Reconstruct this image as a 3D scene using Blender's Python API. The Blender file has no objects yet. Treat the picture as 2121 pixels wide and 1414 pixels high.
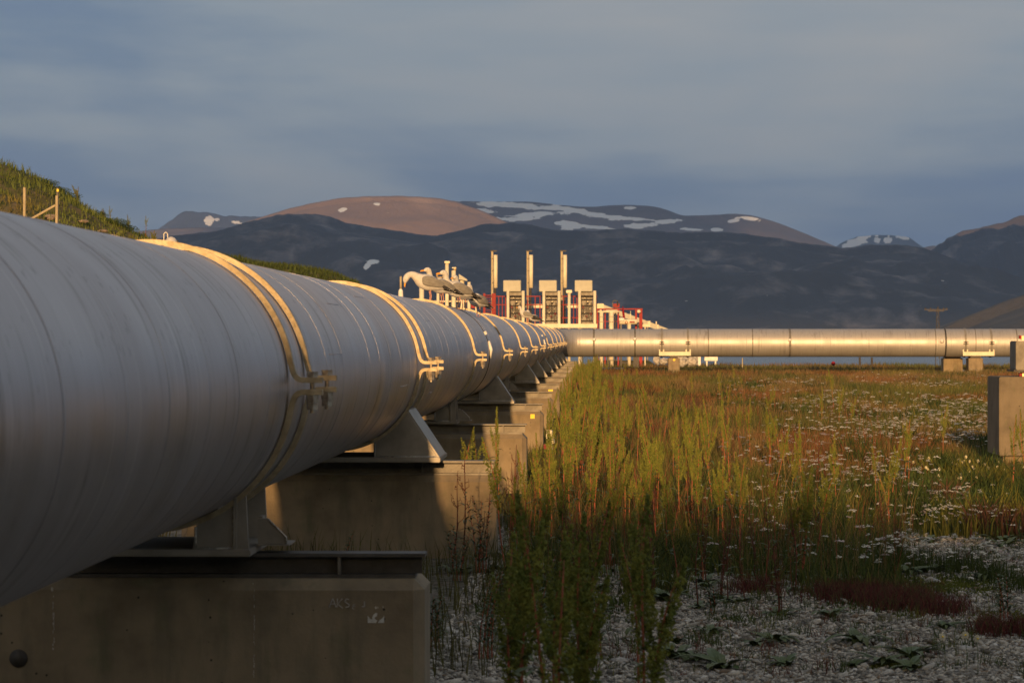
import bpy, bmesh, math, random
import numpy as np
from mathutils import Vector, Matrix, noise as mn
random.seed(7); rng = np.random.default_rng(11)
S = bpy.context.scene; COL = S.collection
FPX, VX, VY, CZ = 6300.0, 1236.0, 700.0, 1.9      # focal length in photo pixels, vanishing point of the pipe, eye height

# ---------------------------------------------------------------- camera
cd = bpy.data.cameras.new('camera'); cam = bpy.data.objects.new('camera', cd); COL.objects.link(cam)
cd.sensor_width = 36; cd.lens = 36*FPX/2121; cd.clip_start = .1; cd.clip_end = 60000
cam.location = (0, 0, CZ)
cam.rotation_euler = (math.radians(90)-math.atan(7/FPX), 0, math.atan(175.5/FPX))
cd.dof.use_dof = True; cd.dof.focus_distance = 37; cd.dof.aperture_fstop = 9.5
S.camera = cam
# ---------------------------------------------------------------- sun and sky
ELEV = math.atan(.142)
sd = bpy.data.lights.new('sun', 'SUN'); sun = bpy.data.objects.new('sun', sd); COL.objects.link(sun)
sd.energy = 4.8; sd.angle = math.radians(.6); sd.color = (1, .58, .24)
sun.rotation_euler = Vector((.022, 1, -.142)).to_track_quat('-Z', 'Y').to_euler()
sun.location = (0, -20, 30)
W = bpy.data.worlds.new('World'); S.world = W; W.use_nodes = True
nt = W.node_tree; nt.nodes.clear()
def N(t, ty, **k):
    n = t.nodes.new(ty)
    for a, b in k.items():
        if a == 'i':
            for c, d in b.items(): n.inputs[c].default_value = d
        else: setattr(n, a, b)
    return n
def wr(t, a, ao, b, bi): t.links.new(a.outputs[ao], b.inputs[bi])
def ramp(t, stops, interp='LINEAR'):
    r = t.nodes.new('ShaderNodeValToRGB'); e = r.color_ramp.elements; r.color_ramp.interpolation = interp
    while len(e) > 1: e.remove(e[-1])
    e[0].position, c = stops[0][0], stops[0][1]; e[0].color = (*c, 1)
    for p, c in stops[1:]:
        q = e.new(p); q.color = (*c, 1)
    return r
sky = N(nt, 'ShaderNodeTexSky', sky_type='NISHITA', sun_disc=False, sun_elevation=ELEV, sun_rotation=math.pi+.02, air_density=1.2, dust_density=2.0)
tc = N(nt, 'ShaderNodeTexCoord')
mp = N(nt, 'ShaderNodeMapping'); mp.inputs['Scale'].default_value = (3.2, 3.2, 13); wr(nt, tc, 'Generated', mp, 'Vector')
n1 = N(nt, 'ShaderNodeTexNoise', i={'Scale': 1.3, 'Detail': 9, 'Roughness': .5, 'Distortion': .5}); wr(nt, mp, 0, n1, 'Vector')
mp2 = N(nt, 'ShaderNodeMapping'); mp2.inputs['Scale'].default_value = (11, 11, 70); wr(nt, tc, 'Generated', mp2, 'Vector')
n2 = N(nt, 'ShaderNodeTexNoise', i={'Scale': 1.0, 'Detail': 6, 'Roughness': .5, 'Distortion': .2}); wr(nt, mp2, 0, n2, 'Vector')
ad = N(nt, 'ShaderNodeMath', operation='MULTIPLY_ADD', i={1: .34}); wr(nt, n2, 0, ad, 0); wr(nt, n1, 0, ad, 2)
sx = N(nt, 'ShaderNodeSeparateXYZ'); wr(nt, tc, 'Generated', sx, 0)
el = N(nt, 'ShaderNodeMath', operation='MULTIPLY_ADD', i={1: 1.5}); wr(nt, sx, 'Z', el, 0); wr(nt, ad, 0, el, 2)   # thicker cloud overhead
cr = ramp(nt, [(.52, (.88, 1.42, 2.7)), (.68, (1.4, 1.95, 2.85)), (.82, (2.3, 2.7, 3.2)), (1.0, (3.0, 3.1, 3.3))]); wr(nt, el, 0, cr, 0)
# the cloud deck covers the sky ahead and overhead; behind the camera it opens on the low sun
op = N(nt, 'ShaderNodeMapRange', i={1: -.95, 2: -.2, 3: .25, 4: .93}); wr(nt, sx, 'Y', op, 0)
mx = N(nt, 'ShaderNodeMix', data_type='RGBA'); wr(nt, op, 0, mx, 0); wr(nt, sky, 0, mx, 6); wr(nt, cr, 0, mx, 7)
bg = N(nt, 'ShaderNodeBackground', i={'Strength': .1}); wr(nt, mx, 2, bg, 0)
wo = N(nt, 'ShaderNodeOutputWorld'); wr(nt, bg, 0, wo, 0)
S.view_settings.view_transform = 'Standard'; S.view_settings.look = 'None'
S.view_settings.exposure = .3; S.view_settings.gamma = 1; S.view_settings.use_curve_mapping = False
S.render.engine = 'CYCLES'
try: S.cycles.volume_bounces = 0
except Exception: pass

# ---------------------------------------------------------------- helpers
def at(px, py, Y): return Vector(((px-VX)*Y/FPX, Y, CZ+(VY-py)*Y/FPX))
def tag(o, label=None, cat=None, group=None, kind=None):
    if label: o['label'] = label
    if cat: o['category'] = cat
    if group: o['group'] = group
    if kind: o['kind'] = kind
    return o
def empty(name, loc, label=None, cat=None, group=None):
    o = bpy.data.objects.new(name, None); COL.objects.link(o); o.location = loc; o.empty_display_size = .2
    return tag(o, label, cat, group)
def origin(p):
    v = Vector((0, 0, 0))
    while p: v += p.location; p = p.parent
    return v
class MB:
    """collects shapes given in world coordinates and links them as one mesh"""
    def __init__(s): s.v, s.f, s.m, s.cur = [], [], [], 0
    def add(s, vs, fs):
        b = len(s.v); s.v += [tuple(p) for p in vs]
        s.f += [tuple(b+i for i in f) for f in fs]; s.m += [s.cur]*len(fs); return s
    def box(s, x0, x1, y0, y1, z0, z1):
        return s.add([(x, y, z) for x in (x0, x1) for y in (y0, y1) for z in (z0, z1)],
                     [(0, 1, 3, 2), (4, 6, 7, 5), (0, 4, 5, 1), (2, 3, 7, 6), (0, 2, 6, 4), (1, 5, 7, 3)])
    def prism(s, poly, y0, y1):          # polygon in x,z extruded along y
        n = len(poly)
        return s.add([(x, y0, z) for x, z in poly]+[(x, y1, z) for x, z in poly],
                     [tuple(range(n))[::-1], tuple(range(n, 2*n))]+[(i, (i+1) % n, n+(i+1) % n, n+i) for i in range(n)])
    def cyl(s, p0, p1, r0, r1=None, n=12, cap=True):
        return s.tube([p0, p1], [r0, r0 if r1 is None else r1], n, cap)
    def tube(s, pts, rad, n=8, cap=True):
        pts = [Vector(p) for p in pts]; rad = rad if isinstance(rad, (list, tuple)) else [rad]*len(pts)
        ref = None; vs = []
        for i, p in enumerate(pts):
            t = (pts[min(i+1, len(pts)-1)]-pts[max(i-1, 0)]).normalized()
            if ref is None: ref = t.orthogonal().normalized()
            ref = (ref-t*ref.dot(t)).normalized(); b = t.cross(ref)
            vs += [p+(ref*math.cos(a)+b*math.sin(a))*rad[i] for a in (2*math.pi*k/n for k in range(n))]
        fs = [(i*n+k, i*n+(k+1) % n, (i+1)*n+(k+1) % n, (i+1)*n+k) for i in range(len(pts)-1) for k in range(n)]
        if cap: fs += [tuple(range(n))[::-1], tuple(range((len(pts)-1)*n, len(pts)*n))]
        return s.add(vs, fs)
    def build(s, name, mats, parent=None, smooth=False, bevel=0, world=True):
        me = bpy.data.meshes.new(name); off = origin(parent) if (parent and world) else Vector((0, 0, 0))
        me.from_pydata([(x-off.x, y-off.y, z-off.z) for x, y, z in s.v], [], s.f)
        for m in (mats if isinstance(mats, (list, tuple)) else [mats]): me.materials.append(m)
        me.polygons.foreach_set('material_index', s.m)
        if bevel or smooth or True:
            bm = bmesh.new(); bm.from_mesh(me); bmesh.ops.recalc_face_normals(bm, faces=bm.faces[:])
            if bevel: bmesh.ops.bevel(bm, geom=bm.edges[:], offset=bevel, segments=1 if bevel > .02 else 2, affect='EDGES', clamp_overlap=True)
            bm.to_mesh(me); bm.free()
        if smooth: me.polygons.foreach_set('use_smooth', [True]*len(me.polygons))
        o = bpy.data.objects.new(name, me); COL.objects.link(o); o.parent = parent
        if not parent and s.v:                     # a top-level mesh gets its origin at its base
            a = np.array([v.co[:] for v in me.vertices]); c = Vector(((a[:, 0].min()+a[:, 0].max())/2, (a[:, 1].min()+a[:, 1].max())/2, a[:, 2].min()))
            me.transform(Matrix.Translation(-c)); o.location = c
        return o
def sheet(name, V, F, mats, cols=None, parent=None, smooth=False, matidx=None):
    """numpy mesh: V (n,3), F list of arrays (quads / tris), cols (n,3) stored as vertex colour 'tint'"""
    me = bpy.data.meshes.new(name); nl = sum(f.size for f in F); npoly = sum(len(f) for f in F)
    me.vertices.add(len(V)); me.vertices.foreach_set('co', np.ascontiguousarray(V, np.float32).ravel())
    me.loops.add(nl); me.loops.foreach_set('vertex_index', np.concatenate([f.ravel() for f in F]).astype(np.int32))
    tot = np.concatenate([np.full(len(f), f.shape[1]) for f in F]); st = np.concatenate([[0], np.cumsum(tot)[:-1]])
    me.polygons.add(npoly); me.polygons.foreach_set('loop_start', st.astype(np.int32))
    try: me.polygons.foreach_set('loop_total', tot.astype(np.int32))
    except Exception: pass
    me.update(calc_edges=True); me.validate()
    if cols is not None:
        a = me.color_attributes.new('tint', 'FLOAT_COLOR', 'POINT')
        a.data.foreach_set('color', np.c_[cols, np.ones(len(cols))].astype(np.float32).ravel())
    for m in (mats if isinstance(mats, (list, tuple)) else [mats]): me.materials.append(m)
    if matidx is not None: me.polygons.foreach_set('material_index', matidx.astype(np.int32))
    if smooth: me.polygons.foreach_set('use_smooth', [True]*len(me.polygons))
    o = bpy.data.objects.new(name, me); COL.objects.link(o); o.parent = parent
    return o
def copy_tree(o, parent=None):
    c = o.copy(); COL.objects.link(c); c.parent = parent
    for ch in list(o.children): copy_tree(ch, c)
    return c
_perm = rng.random((256, 256))
def vn(x, y, s=0):                       # value noise, numpy
    x = np.asarray(x, float)+37.3*s; y = np.asarray(y, float)+91.7*s
    xi, yi = np.floor(x).astype(int), np.floor(y).astype(int); fx, fy = x-xi, y-yi
    fx = fx*fx*(3-2*fx); fy = fy*fy*(3-2*fy); g = lambda a, b: _perm[a % 256, b % 256]
    return (g(xi, yi)*(1-fx)+g(xi+1, yi)*fx)*(1-fy)+(g(xi, yi+1)*(1-fx)+g(xi+1, yi+1)*fx)*fy
def fbm(x, y, o=4, s=0, r=.5):
    a, t, w = 0, 0, 1
    for k in range(o): a = a+w*vn(x*2**k, y*2**k, s+k); t += w; w *= r
    return a/t
def sst(a, b, x): t = np.clip((x-a)/(b-a), 0, 1); return t*t*(3-2*t)

# ---------------------------------------------------------------- materials
def newmat(name):
    m = bpy.data.materials.new(name); m.use_nodes = True; t = m.node_tree
    return m, t, t.nodes['Principled BSDF']
def simple(name, c1, c2=None, scale=6, rough=.6, metal=0, bump=.1, bscale=None, stretch=(1, 1, 1), detail=5, spec=.18, lo=.35, hi=.65):
    m, t, b = newmat(name); b.inputs['Roughness'].default_value = rough; b.inputs['Metallic'].default_value = metal
    b.inputs['Specular IOR Level'].default_value = spec
    c2 = c2 or tuple(.7*x for x in c1)
    tcn = N(t, 'ShaderNodeTexCoord'); mpn = N(t, 'ShaderNodeMapping'); mpn.inputs['Scale'].default_value = stretch
    wr(t, tcn, 'Object', mpn, 0)
    nn = N(t, 'ShaderNodeTexNoise', i={'Scale': scale, 'Detail': detail, 'Roughness': .6}); wr(t, mpn, 0, nn, 'Vector')
    r = ramp(t, [(lo, c1), (hi, c2)]); wr(t, nn, 0, r, 0); wr(t, r, 0, b, 'Base Color')
    if bump:
        n3 = N(t, 'ShaderNodeTexNoise', i={'Scale': bscale or scale*4, 'Detail': 4}); wr(t, mpn, 0, n3, 'Vector')
        bp = N(t, 'ShaderNodeBump', i={'Strength': bump, 'Distance': .01}); wr(t, n3, 0, bp, 'Height'); wr(t, bp, 0, b, 'Normal')
    return m
def tinted(name, rough=.8, trans=0, spec=.2, nz=.25, scale=30):
    m, t, b = newmat(name); b.inputs['Roughness'].default_value = rough; b.inputs['Specular IOR Level'].default_value = spec
    a = N(t, 'ShaderNodeAttribute', attribute_name='tint')
    tcn = N(t, 'ShaderNodeTexCoord'); nn = N(t, 'ShaderNodeTexNoise', i={'Scale': scale, 'Detail': 3}); wr(t, tcn, 'Object', nn, 'Vector')
    mr = N(t, 'ShaderNodeMapRange', i={1: .3, 2: .7, 3: 1-nz, 4: 1+nz}); wr(t, nn, 0, mr, 0)
    mu = N(t, 'ShaderNodeVectorMath', operation='SCALE'); wr(t, a, 'Color', mu, 0); wr(t, mr, 0, mu, 'Scale'); wr(t, mu, 0, b, 'Base Color')
    if trans:
        tr = N(t, 'ShaderNodeBsdfTranslucent'); wr(t, mu, 0, tr, 0); ms = N(t, 'ShaderNodeMixShader', i={0: trans})
        wr(t, b, 0, ms, 1); wr(t, tr, 0, ms, 2); wr(t, ms, 0, t.nodes['Material Output'], 0)
    return m

def pipe_material(name, axis, wear=1.0, rough=.4, metal=.88, base=(.41, .385, .395)):
    """grey painted / aluminium sheet jacket: fine rings, dirty runs round the girth, specks of dirt and droppings"""
    m, t, b = newmat(name)
    tcn = N(t, 'ShaderNodeTexCoord')
    def nz(sc, st, det=4, ro=.55, dist=0):
        mpn = N(t, 'ShaderNodeMapping'); mpn.inputs['Scale'].default_value = st if axis == 'Y' else (st[1], st[0], st[2]); wr(t, tcn, 'Object', mpn, 0)
        n = N(t, 'ShaderNodeTexNoise', i={'Scale': sc, 'Detail': det, 'Roughness': ro, 'Distortion': dist}); wr(t, mpn, 0, n, 'Vector'); return n
    fine = nz(1, (.5, 55, .5), 3)
    streak = nz(1, (.8, 9, .8), 6, .62, .3)
    broad = nz(.9, (1, 1.3, 1), 4)
    r0 = ramp(t, [(.3, tuple(.93*x for x in base)), (.7, tuple(1.06*x for x in base))]); wr(t, fine, 0, r0, 0)
    rs = ramp(t, [(.55, (0, 0, 0)), (.62, (1, 1, 1))]); wr(t, streak, 0, rs, 0)
    m1 = N(t, 'ShaderNodeMix', data_type='RGBA'); m1.inputs[7].default_value = (.13, .11, .085, 1)
    pm = nz(1, (1.6, .9, 1.6), 3); rp = ramp(t, [(.42, (.12, .12, .12)), (.62, (1, 1, 1))]); wr(t, pm, 0, rp, 0); kp = N(t, 'ShaderNodeMath', operation='MULTIPLY'); wr(t, rs, 0, kp, 0); wr(t, rp, 0, kp, 1)
    k1 = N(t, 'ShaderNodeMath', operation='MULTIPLY', i={1: .7*wear}); wr(t, kp, 0, k1, 0); wr(t, k1, 0, m1, 0); wr(t, r0, 0, m1, 6)
    scr = nz(1, (.9, 34, .9), 2, .5); rsc = ramp(t, [(.66, (0, 0, 0)), (.72, (1, 1, 1))]); wr(t, scr, 0, rsc, 0)
    m2 = N(t, 'ShaderNodeMix', data_type='RGBA'); m2.inputs[7].default_value = (.62, .6, .58, 1)
    k2 = N(t, 'ShaderNodeMath', operation='MULTIPLY', i={1: .75*wear}); wr(t, rsc, 0, k2, 0); wr(t, k2, 0, m2, 0); wr(t, m1, 2, m2, 6)
    # specks: lichen and dirt flakes, more of them on the top of the pipe
    vo = N(t, 'ShaderNodeTexVoronoi', i={'Scale': 11.0}); mv = N(t, 'ShaderNodeMapping'); mv.inputs['Scale'].default_value = (.75, 2.0, .75); wr(t, tcn, 'Object', mv, 0)
    dn = nz(14, (1, 1, 1), 2); av = N(t, 'ShaderNodeVectorMath', operation='MULTIPLY_ADD'); av.inputs[1].default_value = (.06, .06, .06)
    wr(t, dn, 'Color', av, 0); wr(t, mv, 0, av, 2); wr(t, av, 0, vo, 'Vector')
    rv = ramp(t, [(.13, (1, 1, 1)), (.17, (0, 0, 0))]); wr(t, vo, 'Distance', rv, 0)
    pick = N(t, 'ShaderNodeSeparateColor'); wr(t, vo, 'Color', pick, 0)
    sel = N(t, 'ShaderNodeMath', operation='GREATER_THAN', i={1: .55}); wr(t, pick, 0, sel, 0)
    geo = N(t, 'ShaderNodeNewGeometry'); sg = N(t, 'ShaderNodeSeparateXYZ'); wr(t, geo, 'Normal', sg, 0)
    top = N(t, 'ShaderNodeMapRange', i={1: .1, 2: .7, 3: .3, 4: 1}); wr(t, sg, 2, top, 0)
    h1 = N(t, 'ShaderNodeMath', operation='MULTIPLY'); wr(t, rv, 0, h1, 0); wr(t, sel, 0, h1, 1)
    h2 = N(t, 'ShaderNodeMath', operation='MULTIPLY'); wr(t, h1, 0, h2, 0); wr(t, top, 0, h2, 1)
    m3 = N(t, 'ShaderNodeMix', data_type='RGBA'); m3.inputs[7].default_value = (.035, .028, .022, 1); wr(t, h2, 0, m3, 0); wr(t, m2, 2, m3, 6)
    wr(t, m3, 2, b, 'Base Color')
    b.inputs['Metallic'].default_value = metal
    rr = N(t, 'ShaderNodeMapRange', i={1: .3, 2: .7, 3: rough-.06, 4: rough+.1}); wr(t, broad, 0, rr, 0); wr(t, rr, 0, b, 'Roughness')
    bp = N(t, 'ShaderNodeBump', i={'Strength': .06, 'Distance': .003}); wr(t, fine, 0, bp, 'Height')
    bp2 = N(t, 'ShaderNodeBump', i={'Strength': .25, 'Distance': .03}); wr(t, broad, 0, bp2, 'Height'); wr(t, bp, 0, bp2, 'Normal'); wr(t, bp2, 0, b, 'Normal')
    return m
M = {}
M['pipe'] = pipe_material('jacket_sheet', 'Y')
M['pipe_far'] = pipe_material('jacket_sheet_far', 'X', wear=.5, rough=.5, metal=.5, base=(.36, .345, .33))
M['strap'] = simple('galvanised_strap', (.42, .35, .235), (.26, .21, .13), 14, .5, .3, .25, 60)
M['bolt'] = simple('bolt_steel', (.5, .44, .34), (.25, .2, .15), 25, .38, .7, .1)
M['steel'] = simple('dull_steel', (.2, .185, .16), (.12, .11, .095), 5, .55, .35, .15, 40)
M['saddle'] = simple('galvanised_plate', (.3, .28, .245), (.2, .185, .16), 4, .5, .4, .12, 50)
M['weld'] = simple('weld_bead', (.62, .6, .55), (.3, .28, .24), 60, .4, .6, .6, 90)
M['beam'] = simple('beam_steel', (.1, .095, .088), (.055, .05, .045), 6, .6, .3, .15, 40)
M['black'] = simple('black_rubber', (.02, .02, .02), (.035, .033, .03), 20, .7)
M['white'] = simple('white_enamel', (.75, .73, .68), (.6, .58, .52), 8, .45)
M['cream'] = simple('cream_paint', (.7, .64, .48), (.6, .54, .4), 3, .5)
M['grey'] = simple('grey_cladding', (.42, .41, .34), (.36, .35, .29), 3, .5)
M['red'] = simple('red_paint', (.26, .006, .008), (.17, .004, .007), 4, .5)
M['redlit'] = simple('red_paint_sunlit', (.3, .009, .007), (.2, .006, .006), 4, .5)  # lit version of the red paint, sunlight put into the colour
M['yellow'] = simple('yellow_vinyl', (.85, .62, .02), (.75, .52, .02), 5, .4)
M['dark'] = simple('dark_metal', (.045, .04, .035), (.08, .07, .06), 12, .5)
M['brass'] = simple('instrument_metal', (.6, .42, .2), (.5, .36, .18), 12, .35, .4)
M['wood'] = simple('weathered_timber', (.42, .36, .24), (.3, .25, .16), 4, .8, 0, .4, 20, (8, 8, 1))
M['chalk'] = simple('chalk_mark', (.42, .4, .36), (.24, .22, .19), 30, .9)
M['stencil'] = simple('white_paint_mark', (.6, .59, .54), (.45, .44, .4), 40, .8)

def concrete(name, c=(.22, .175, .115)):
    m, t, b = newmat(name); b.inputs['Roughness'].default_value = .88; b.inputs['Specular IOR Level'].default_value = .25
    tcn = N(t, 'ShaderNodeTexCoord')
    def nz(sc, st=(1, 1, 1), det=6, ro=.6):
        mpn = N(t, 'ShaderNodeMapping'); mpn.inputs['Scale'].default_value = st; wr(t, tcn, 'Object', mpn, 0)
        n = N(t, 'ShaderNodeTexNoise', i={'Scale': sc, 'Detail': det, 'Roughness': ro}); wr(t, mpn, 0, n, 'Vector'); return n
    a = nz(2.2); r = ramp(t, [(.3, tuple(.62*x for x in c)), (.5, c), (.72, tuple(1.25*x for x in c))]); wr(t, a, 0, r, 0)
    s = nz(3, (3.2, 3.2, .5)); rs = ramp(t, [(.5, (0, 0, 0)), (.68, (1, 1, 1))]); wr(t, s, 0, rs, 0)
    m1 = N(t, 'ShaderNodeMix', data_type='RGBA'); m1.inputs[7].default_value = (.11, .1, .07, 1)
    k = N(t, 'ShaderNodeMath', operation='MULTIPLY', i={1: .5}); wr(t, rs, 0, k, 0); wr(t, k, 0, m1, 0); wr(t, r, 0, m1, 6)
    g = nz(5, (1, 1, .6)); rg = ramp(t, [(.58, (0, 0, 0)), (.72, (1, 1, 1))]); wr(t, g, 0, rg, 0)
    m2 = N(t, 'ShaderNodeMix', data_type='RGBA'); m2.inputs[7].default_value = (.1, .12, .06, 1)
    k2 = N(t, 'ShaderNodeMath', operation='MULTIPLY', i={1: .45}); wr(t, rg, 0, k2, 0); wr(t, k2, 0, m2, 0); wr(t, m1, 2, m2, 6)
    vo = N(t, 'ShaderNodeTexVoronoi', i={'Scale': 17}); wr(t, tcn, 'Object', vo, 'Vector')      # blow holes
    rv = ramp(t, [(.07, (1, 1, 1)), (.12, (0, 0, 0))]); wr(t, vo, 'Distance', rv, 0)
    pk = N(t, 'ShaderNodeSeparateColor'); wr(t, vo, 'Color', pk, 0); gt = N(t, 'ShaderNodeMath', operation='GREATER_THAN', i={1: .72}); wr(t, pk, 0, gt, 0)
    h = N(t, 'ShaderNodeMath', operation='MULTIPLY'); wr(t, rv, 0, h, 0); wr(t, gt, 0, h, 1)
    m3 = N(t, 'ShaderNodeMix', data_type='RGBA'); m3.inputs[7].default_value = (.04, .035, .025, 1); wr(t, h, 0, m3, 0); wr(t, m2, 2, m3, 6)
    wr(t, m3, 2, b, 'Base Color')
    f = nz(28, det=5); bp = N(t, 'ShaderNodeBump', i={'Strength': .35, 'Distance': .012}); wr(t, f, 0, bp, 'Height')
    bp2 = N(t, 'ShaderNodeBump', i={'Strength': .8, 'Distance': -.01}); wr(t, h, 0, bp2, 'Height'); wr(t, bp, 0, bp2, 'Normal'); wr(t, bp2, 0, b, 'Normal')
    return m
M['concrete'] = concrete('pier_concrete')
M['concrete_grey'] = concrete('block_concrete', (.17, .14, .1))
# ================================================================ THE SETTING
def hillh(X, Y):                         # grassy banks left of the pipe
    X = np.asarray(X, float); Y = np.asarray(Y, float)
    s = X*90/np.clip(Y, 40, None)        # lateral position seen at 90 m
    prof = np.interp(s, [-60, -26, -17.7, -16.9, -16.2, -15.5, -14.8, -14.1, -13.5, -12.4, -11.0, -9.0], [9.0, 8.1, 6.95, 6.6, 6.3, 5.9, 5.5, 5.15, 4.85, 4.4, 3.2, 0])
    a = prof*sst(52, 88, Y)*(1-sst(112, 135, Y))
    s2 = X*140/np.clip(Y, 60, None)
    p2 = np.interp(s2, [-60, -25, -18, -16, -14, -12, -11, -10, -8.4], [6.5, 6.2, 5.75, 5.35, 5.15, 4.85, 4.4, 3.4, 0])
    b = p2*sst(120, 138, Y)*(1-sst(150, 172, Y))
    h = np.maximum(a, b)
    return h*(1+.05*(fbm(X*.5, Y*.5, 3, 3)-.5)) + np.where(h > .3, .35*(fbm(X*.9, Y*.9, 3, 5)-.5), 0)
def groundz(X, Y):
    z = .10*(fbm(X*.35, Y*.22, 3, 1)-.5)*sst(14, 30, Y)
    z = z - 13*sst(188, 250, Y)
    return z
def vegmask(X, Y):                       # 0 bare gravel, 1 closed plant cover
    n = fbm(X*.75, Y*.3, 3, 8)
    d = sst(22.5, 40, Y+5*(n-.5))
    right = sst(2.0, 4.0, X)*(1-sst(36, 50, Y))*.38
    return np.clip(d+1.2*(n-.55)-right-.3*sst(26, 28, Y)*(1-sst(29, 31, Y)), 0, 1)

xs = np.unique(np.concatenate([np.linspace(-220, -40, 25), np.linspace(-40, -4, 37), np.linspace(-4, 8, 61), np.linspace(8, 40, 33), np.linspace(40, 260, 30)]))
ys = np.unique(np.concatenate([np.linspace(-90, 0, 19), np.linspace(0, 60, 151), np.linspace(60, 190, 131), np.linspace(190, 260, 36)]))
GX, GY = np.meshgrid(xs, ys); GZ = groundz(GX, GY)
V = np.c_[GX.ravel(), GY.ravel(), GZ.ravel()]; nx, ny = len(xs), len(ys)
i = (np.arange(ny-1)[:, None]*nx+np.arange(nx-1)[None]).ravel(); F = np.c_[i, i+1, i+nx+1, i+nx]
vm = vegmask(GX, GY).ravel(); cols = np.c_[vm, fbm(GX*.1, GY*.03, 3, 4).ravel(), vm*0]
m, t, b = newmat('gravel_and_soil'); b.inputs['Roughness'].default_value = .95; b.inputs['Specular IOR Level'].default_value = .1
a = N(t, 'ShaderNodeAttribute', attribute_name='tint'); sc = N(t, 'ShaderNodeSeparateColor'); wr(t, a, 'Color', sc, 0)
tcn = N(t, 'ShaderNodeTexCoord'); vo = N(t, 'ShaderNodeTexVoronoi', i={'Scale': 24}); wr(t, tcn, 'Object', vo, 'Vector')
sp = N(t, 'ShaderNodeSeparateColor'); wr(t, vo, 'Color', sp, 0)
rg = ramp(t, [(0, (.05, .046, .04)), (.5, (.14, .13, .11)), (1, (.27, .25, .21))]); wr(t, sp, 0, rg, 0)
n0 = N(t, 'ShaderNodeTexNoise', i={'Scale': 3, 'Detail': 6}); wr(t, tcn, 'Object', n0, 'Vector')
rv = ramp(t, [(.35, (.045, .05, .02)), (.55, (.085, .07, .03)), (.7, (.11, .05, .03))]); wr(t, n0, 0, rv, 0)
mx = N(t, 'ShaderNodeMix', data_type='RGBA'); wr(t, sc, 0, mx, 0); wr(t, rg, 0, mx, 6); wr(t, rv, 0, mx, 7); wr(t, mx, 2, b, 'Base Color')
bp = N(t, 'ShaderNodeBump', i={'Strength': .9, 'Distance': .03}); wr(t, vo, 'Distance', bp, 'Height'); wr(t, bp, 0, b, 'Normal')
tag(sheet('ground', V, [F], m, cols, smooth=True), kind='structure')

# grassy banks
xs = np.linspace(-60, -7.5, 150); ys = np.linspace(50, 175, 190); GX, GY = np.meshgrid(xs, ys); GZ = hillh(GX, GY)-.12
V = np.c_[GX.ravel(), GY.ravel(), GZ.ravel()]; nx, ny = len(xs), len(ys)
i = (np.arange(ny-1)[:, None]*nx+np.arange(nx-1)[None]).ravel(); F = np.c_[i, i+1, i+nx+1, i+nx]
M['turf'] = simple('bank_turf', (.055, .07, .02), (.19, .14, .075), 1.6, .95, 0, .5, 12, spec=.05)
tag(sheet('hill', V, [F], M['turf'], smooth=True), kind='structure')
# unseen long bank added behind the camera, crest height set to shade the foreground
xs = np.linspace(-150, 150, 81); ys = np.linspace(-88, -22, 30); GX, GY = np.meshgrid(xs, ys)
GZ = (11.4+.5*(fbm(GX*.25, GX*0, 3, 2)-.5))*sst(-22, -50, GY)*(1-sst(-62, -88, GY))-.1
V = np.c_[GX.ravel(), GY.ravel(), GZ.ravel()]; nx, ny = len(xs), len(ys)
i = (np.arange(ny-1)[:, None]*nx+np.arange(nx-1)[None]).ravel(); F = np.c_[i, i+1, i+nx+1, i+nx]
tag(sheet('shade_bank', V, [F], M['turf'], smooth=True), kind='structure')

# sea
m, t, b = newmat('sea_water'); b.inputs['Base Color'].default_value = (.012, .022, .04, 1); b.inputs['Roughness'].default_value = .22
tcn = N(t, 'ShaderNodeTexCoord'); n0 = N(t, 'ShaderNodeTexNoise', i={'Scale': .22, 'Detail': 6, 'Roughness': .6}); wr(t, tcn, 'Object', n0, 'Vector')
bp = N(t, 'ShaderNodeBump', i={'Strength': .7, 'Distance': .8}); wr(t, n0, 0, bp, 'Height'); wr(t, bp, 0, b, 'Normal')
V = np.array([(-14000, 200, -8), (14000, 200, -8), (14000, 12000, -8), (-14000, 12000, -8)], float)
tag(sheet('sea', V, [np.array([[0, 1, 2, 3]])], m), kind='structure')

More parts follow.
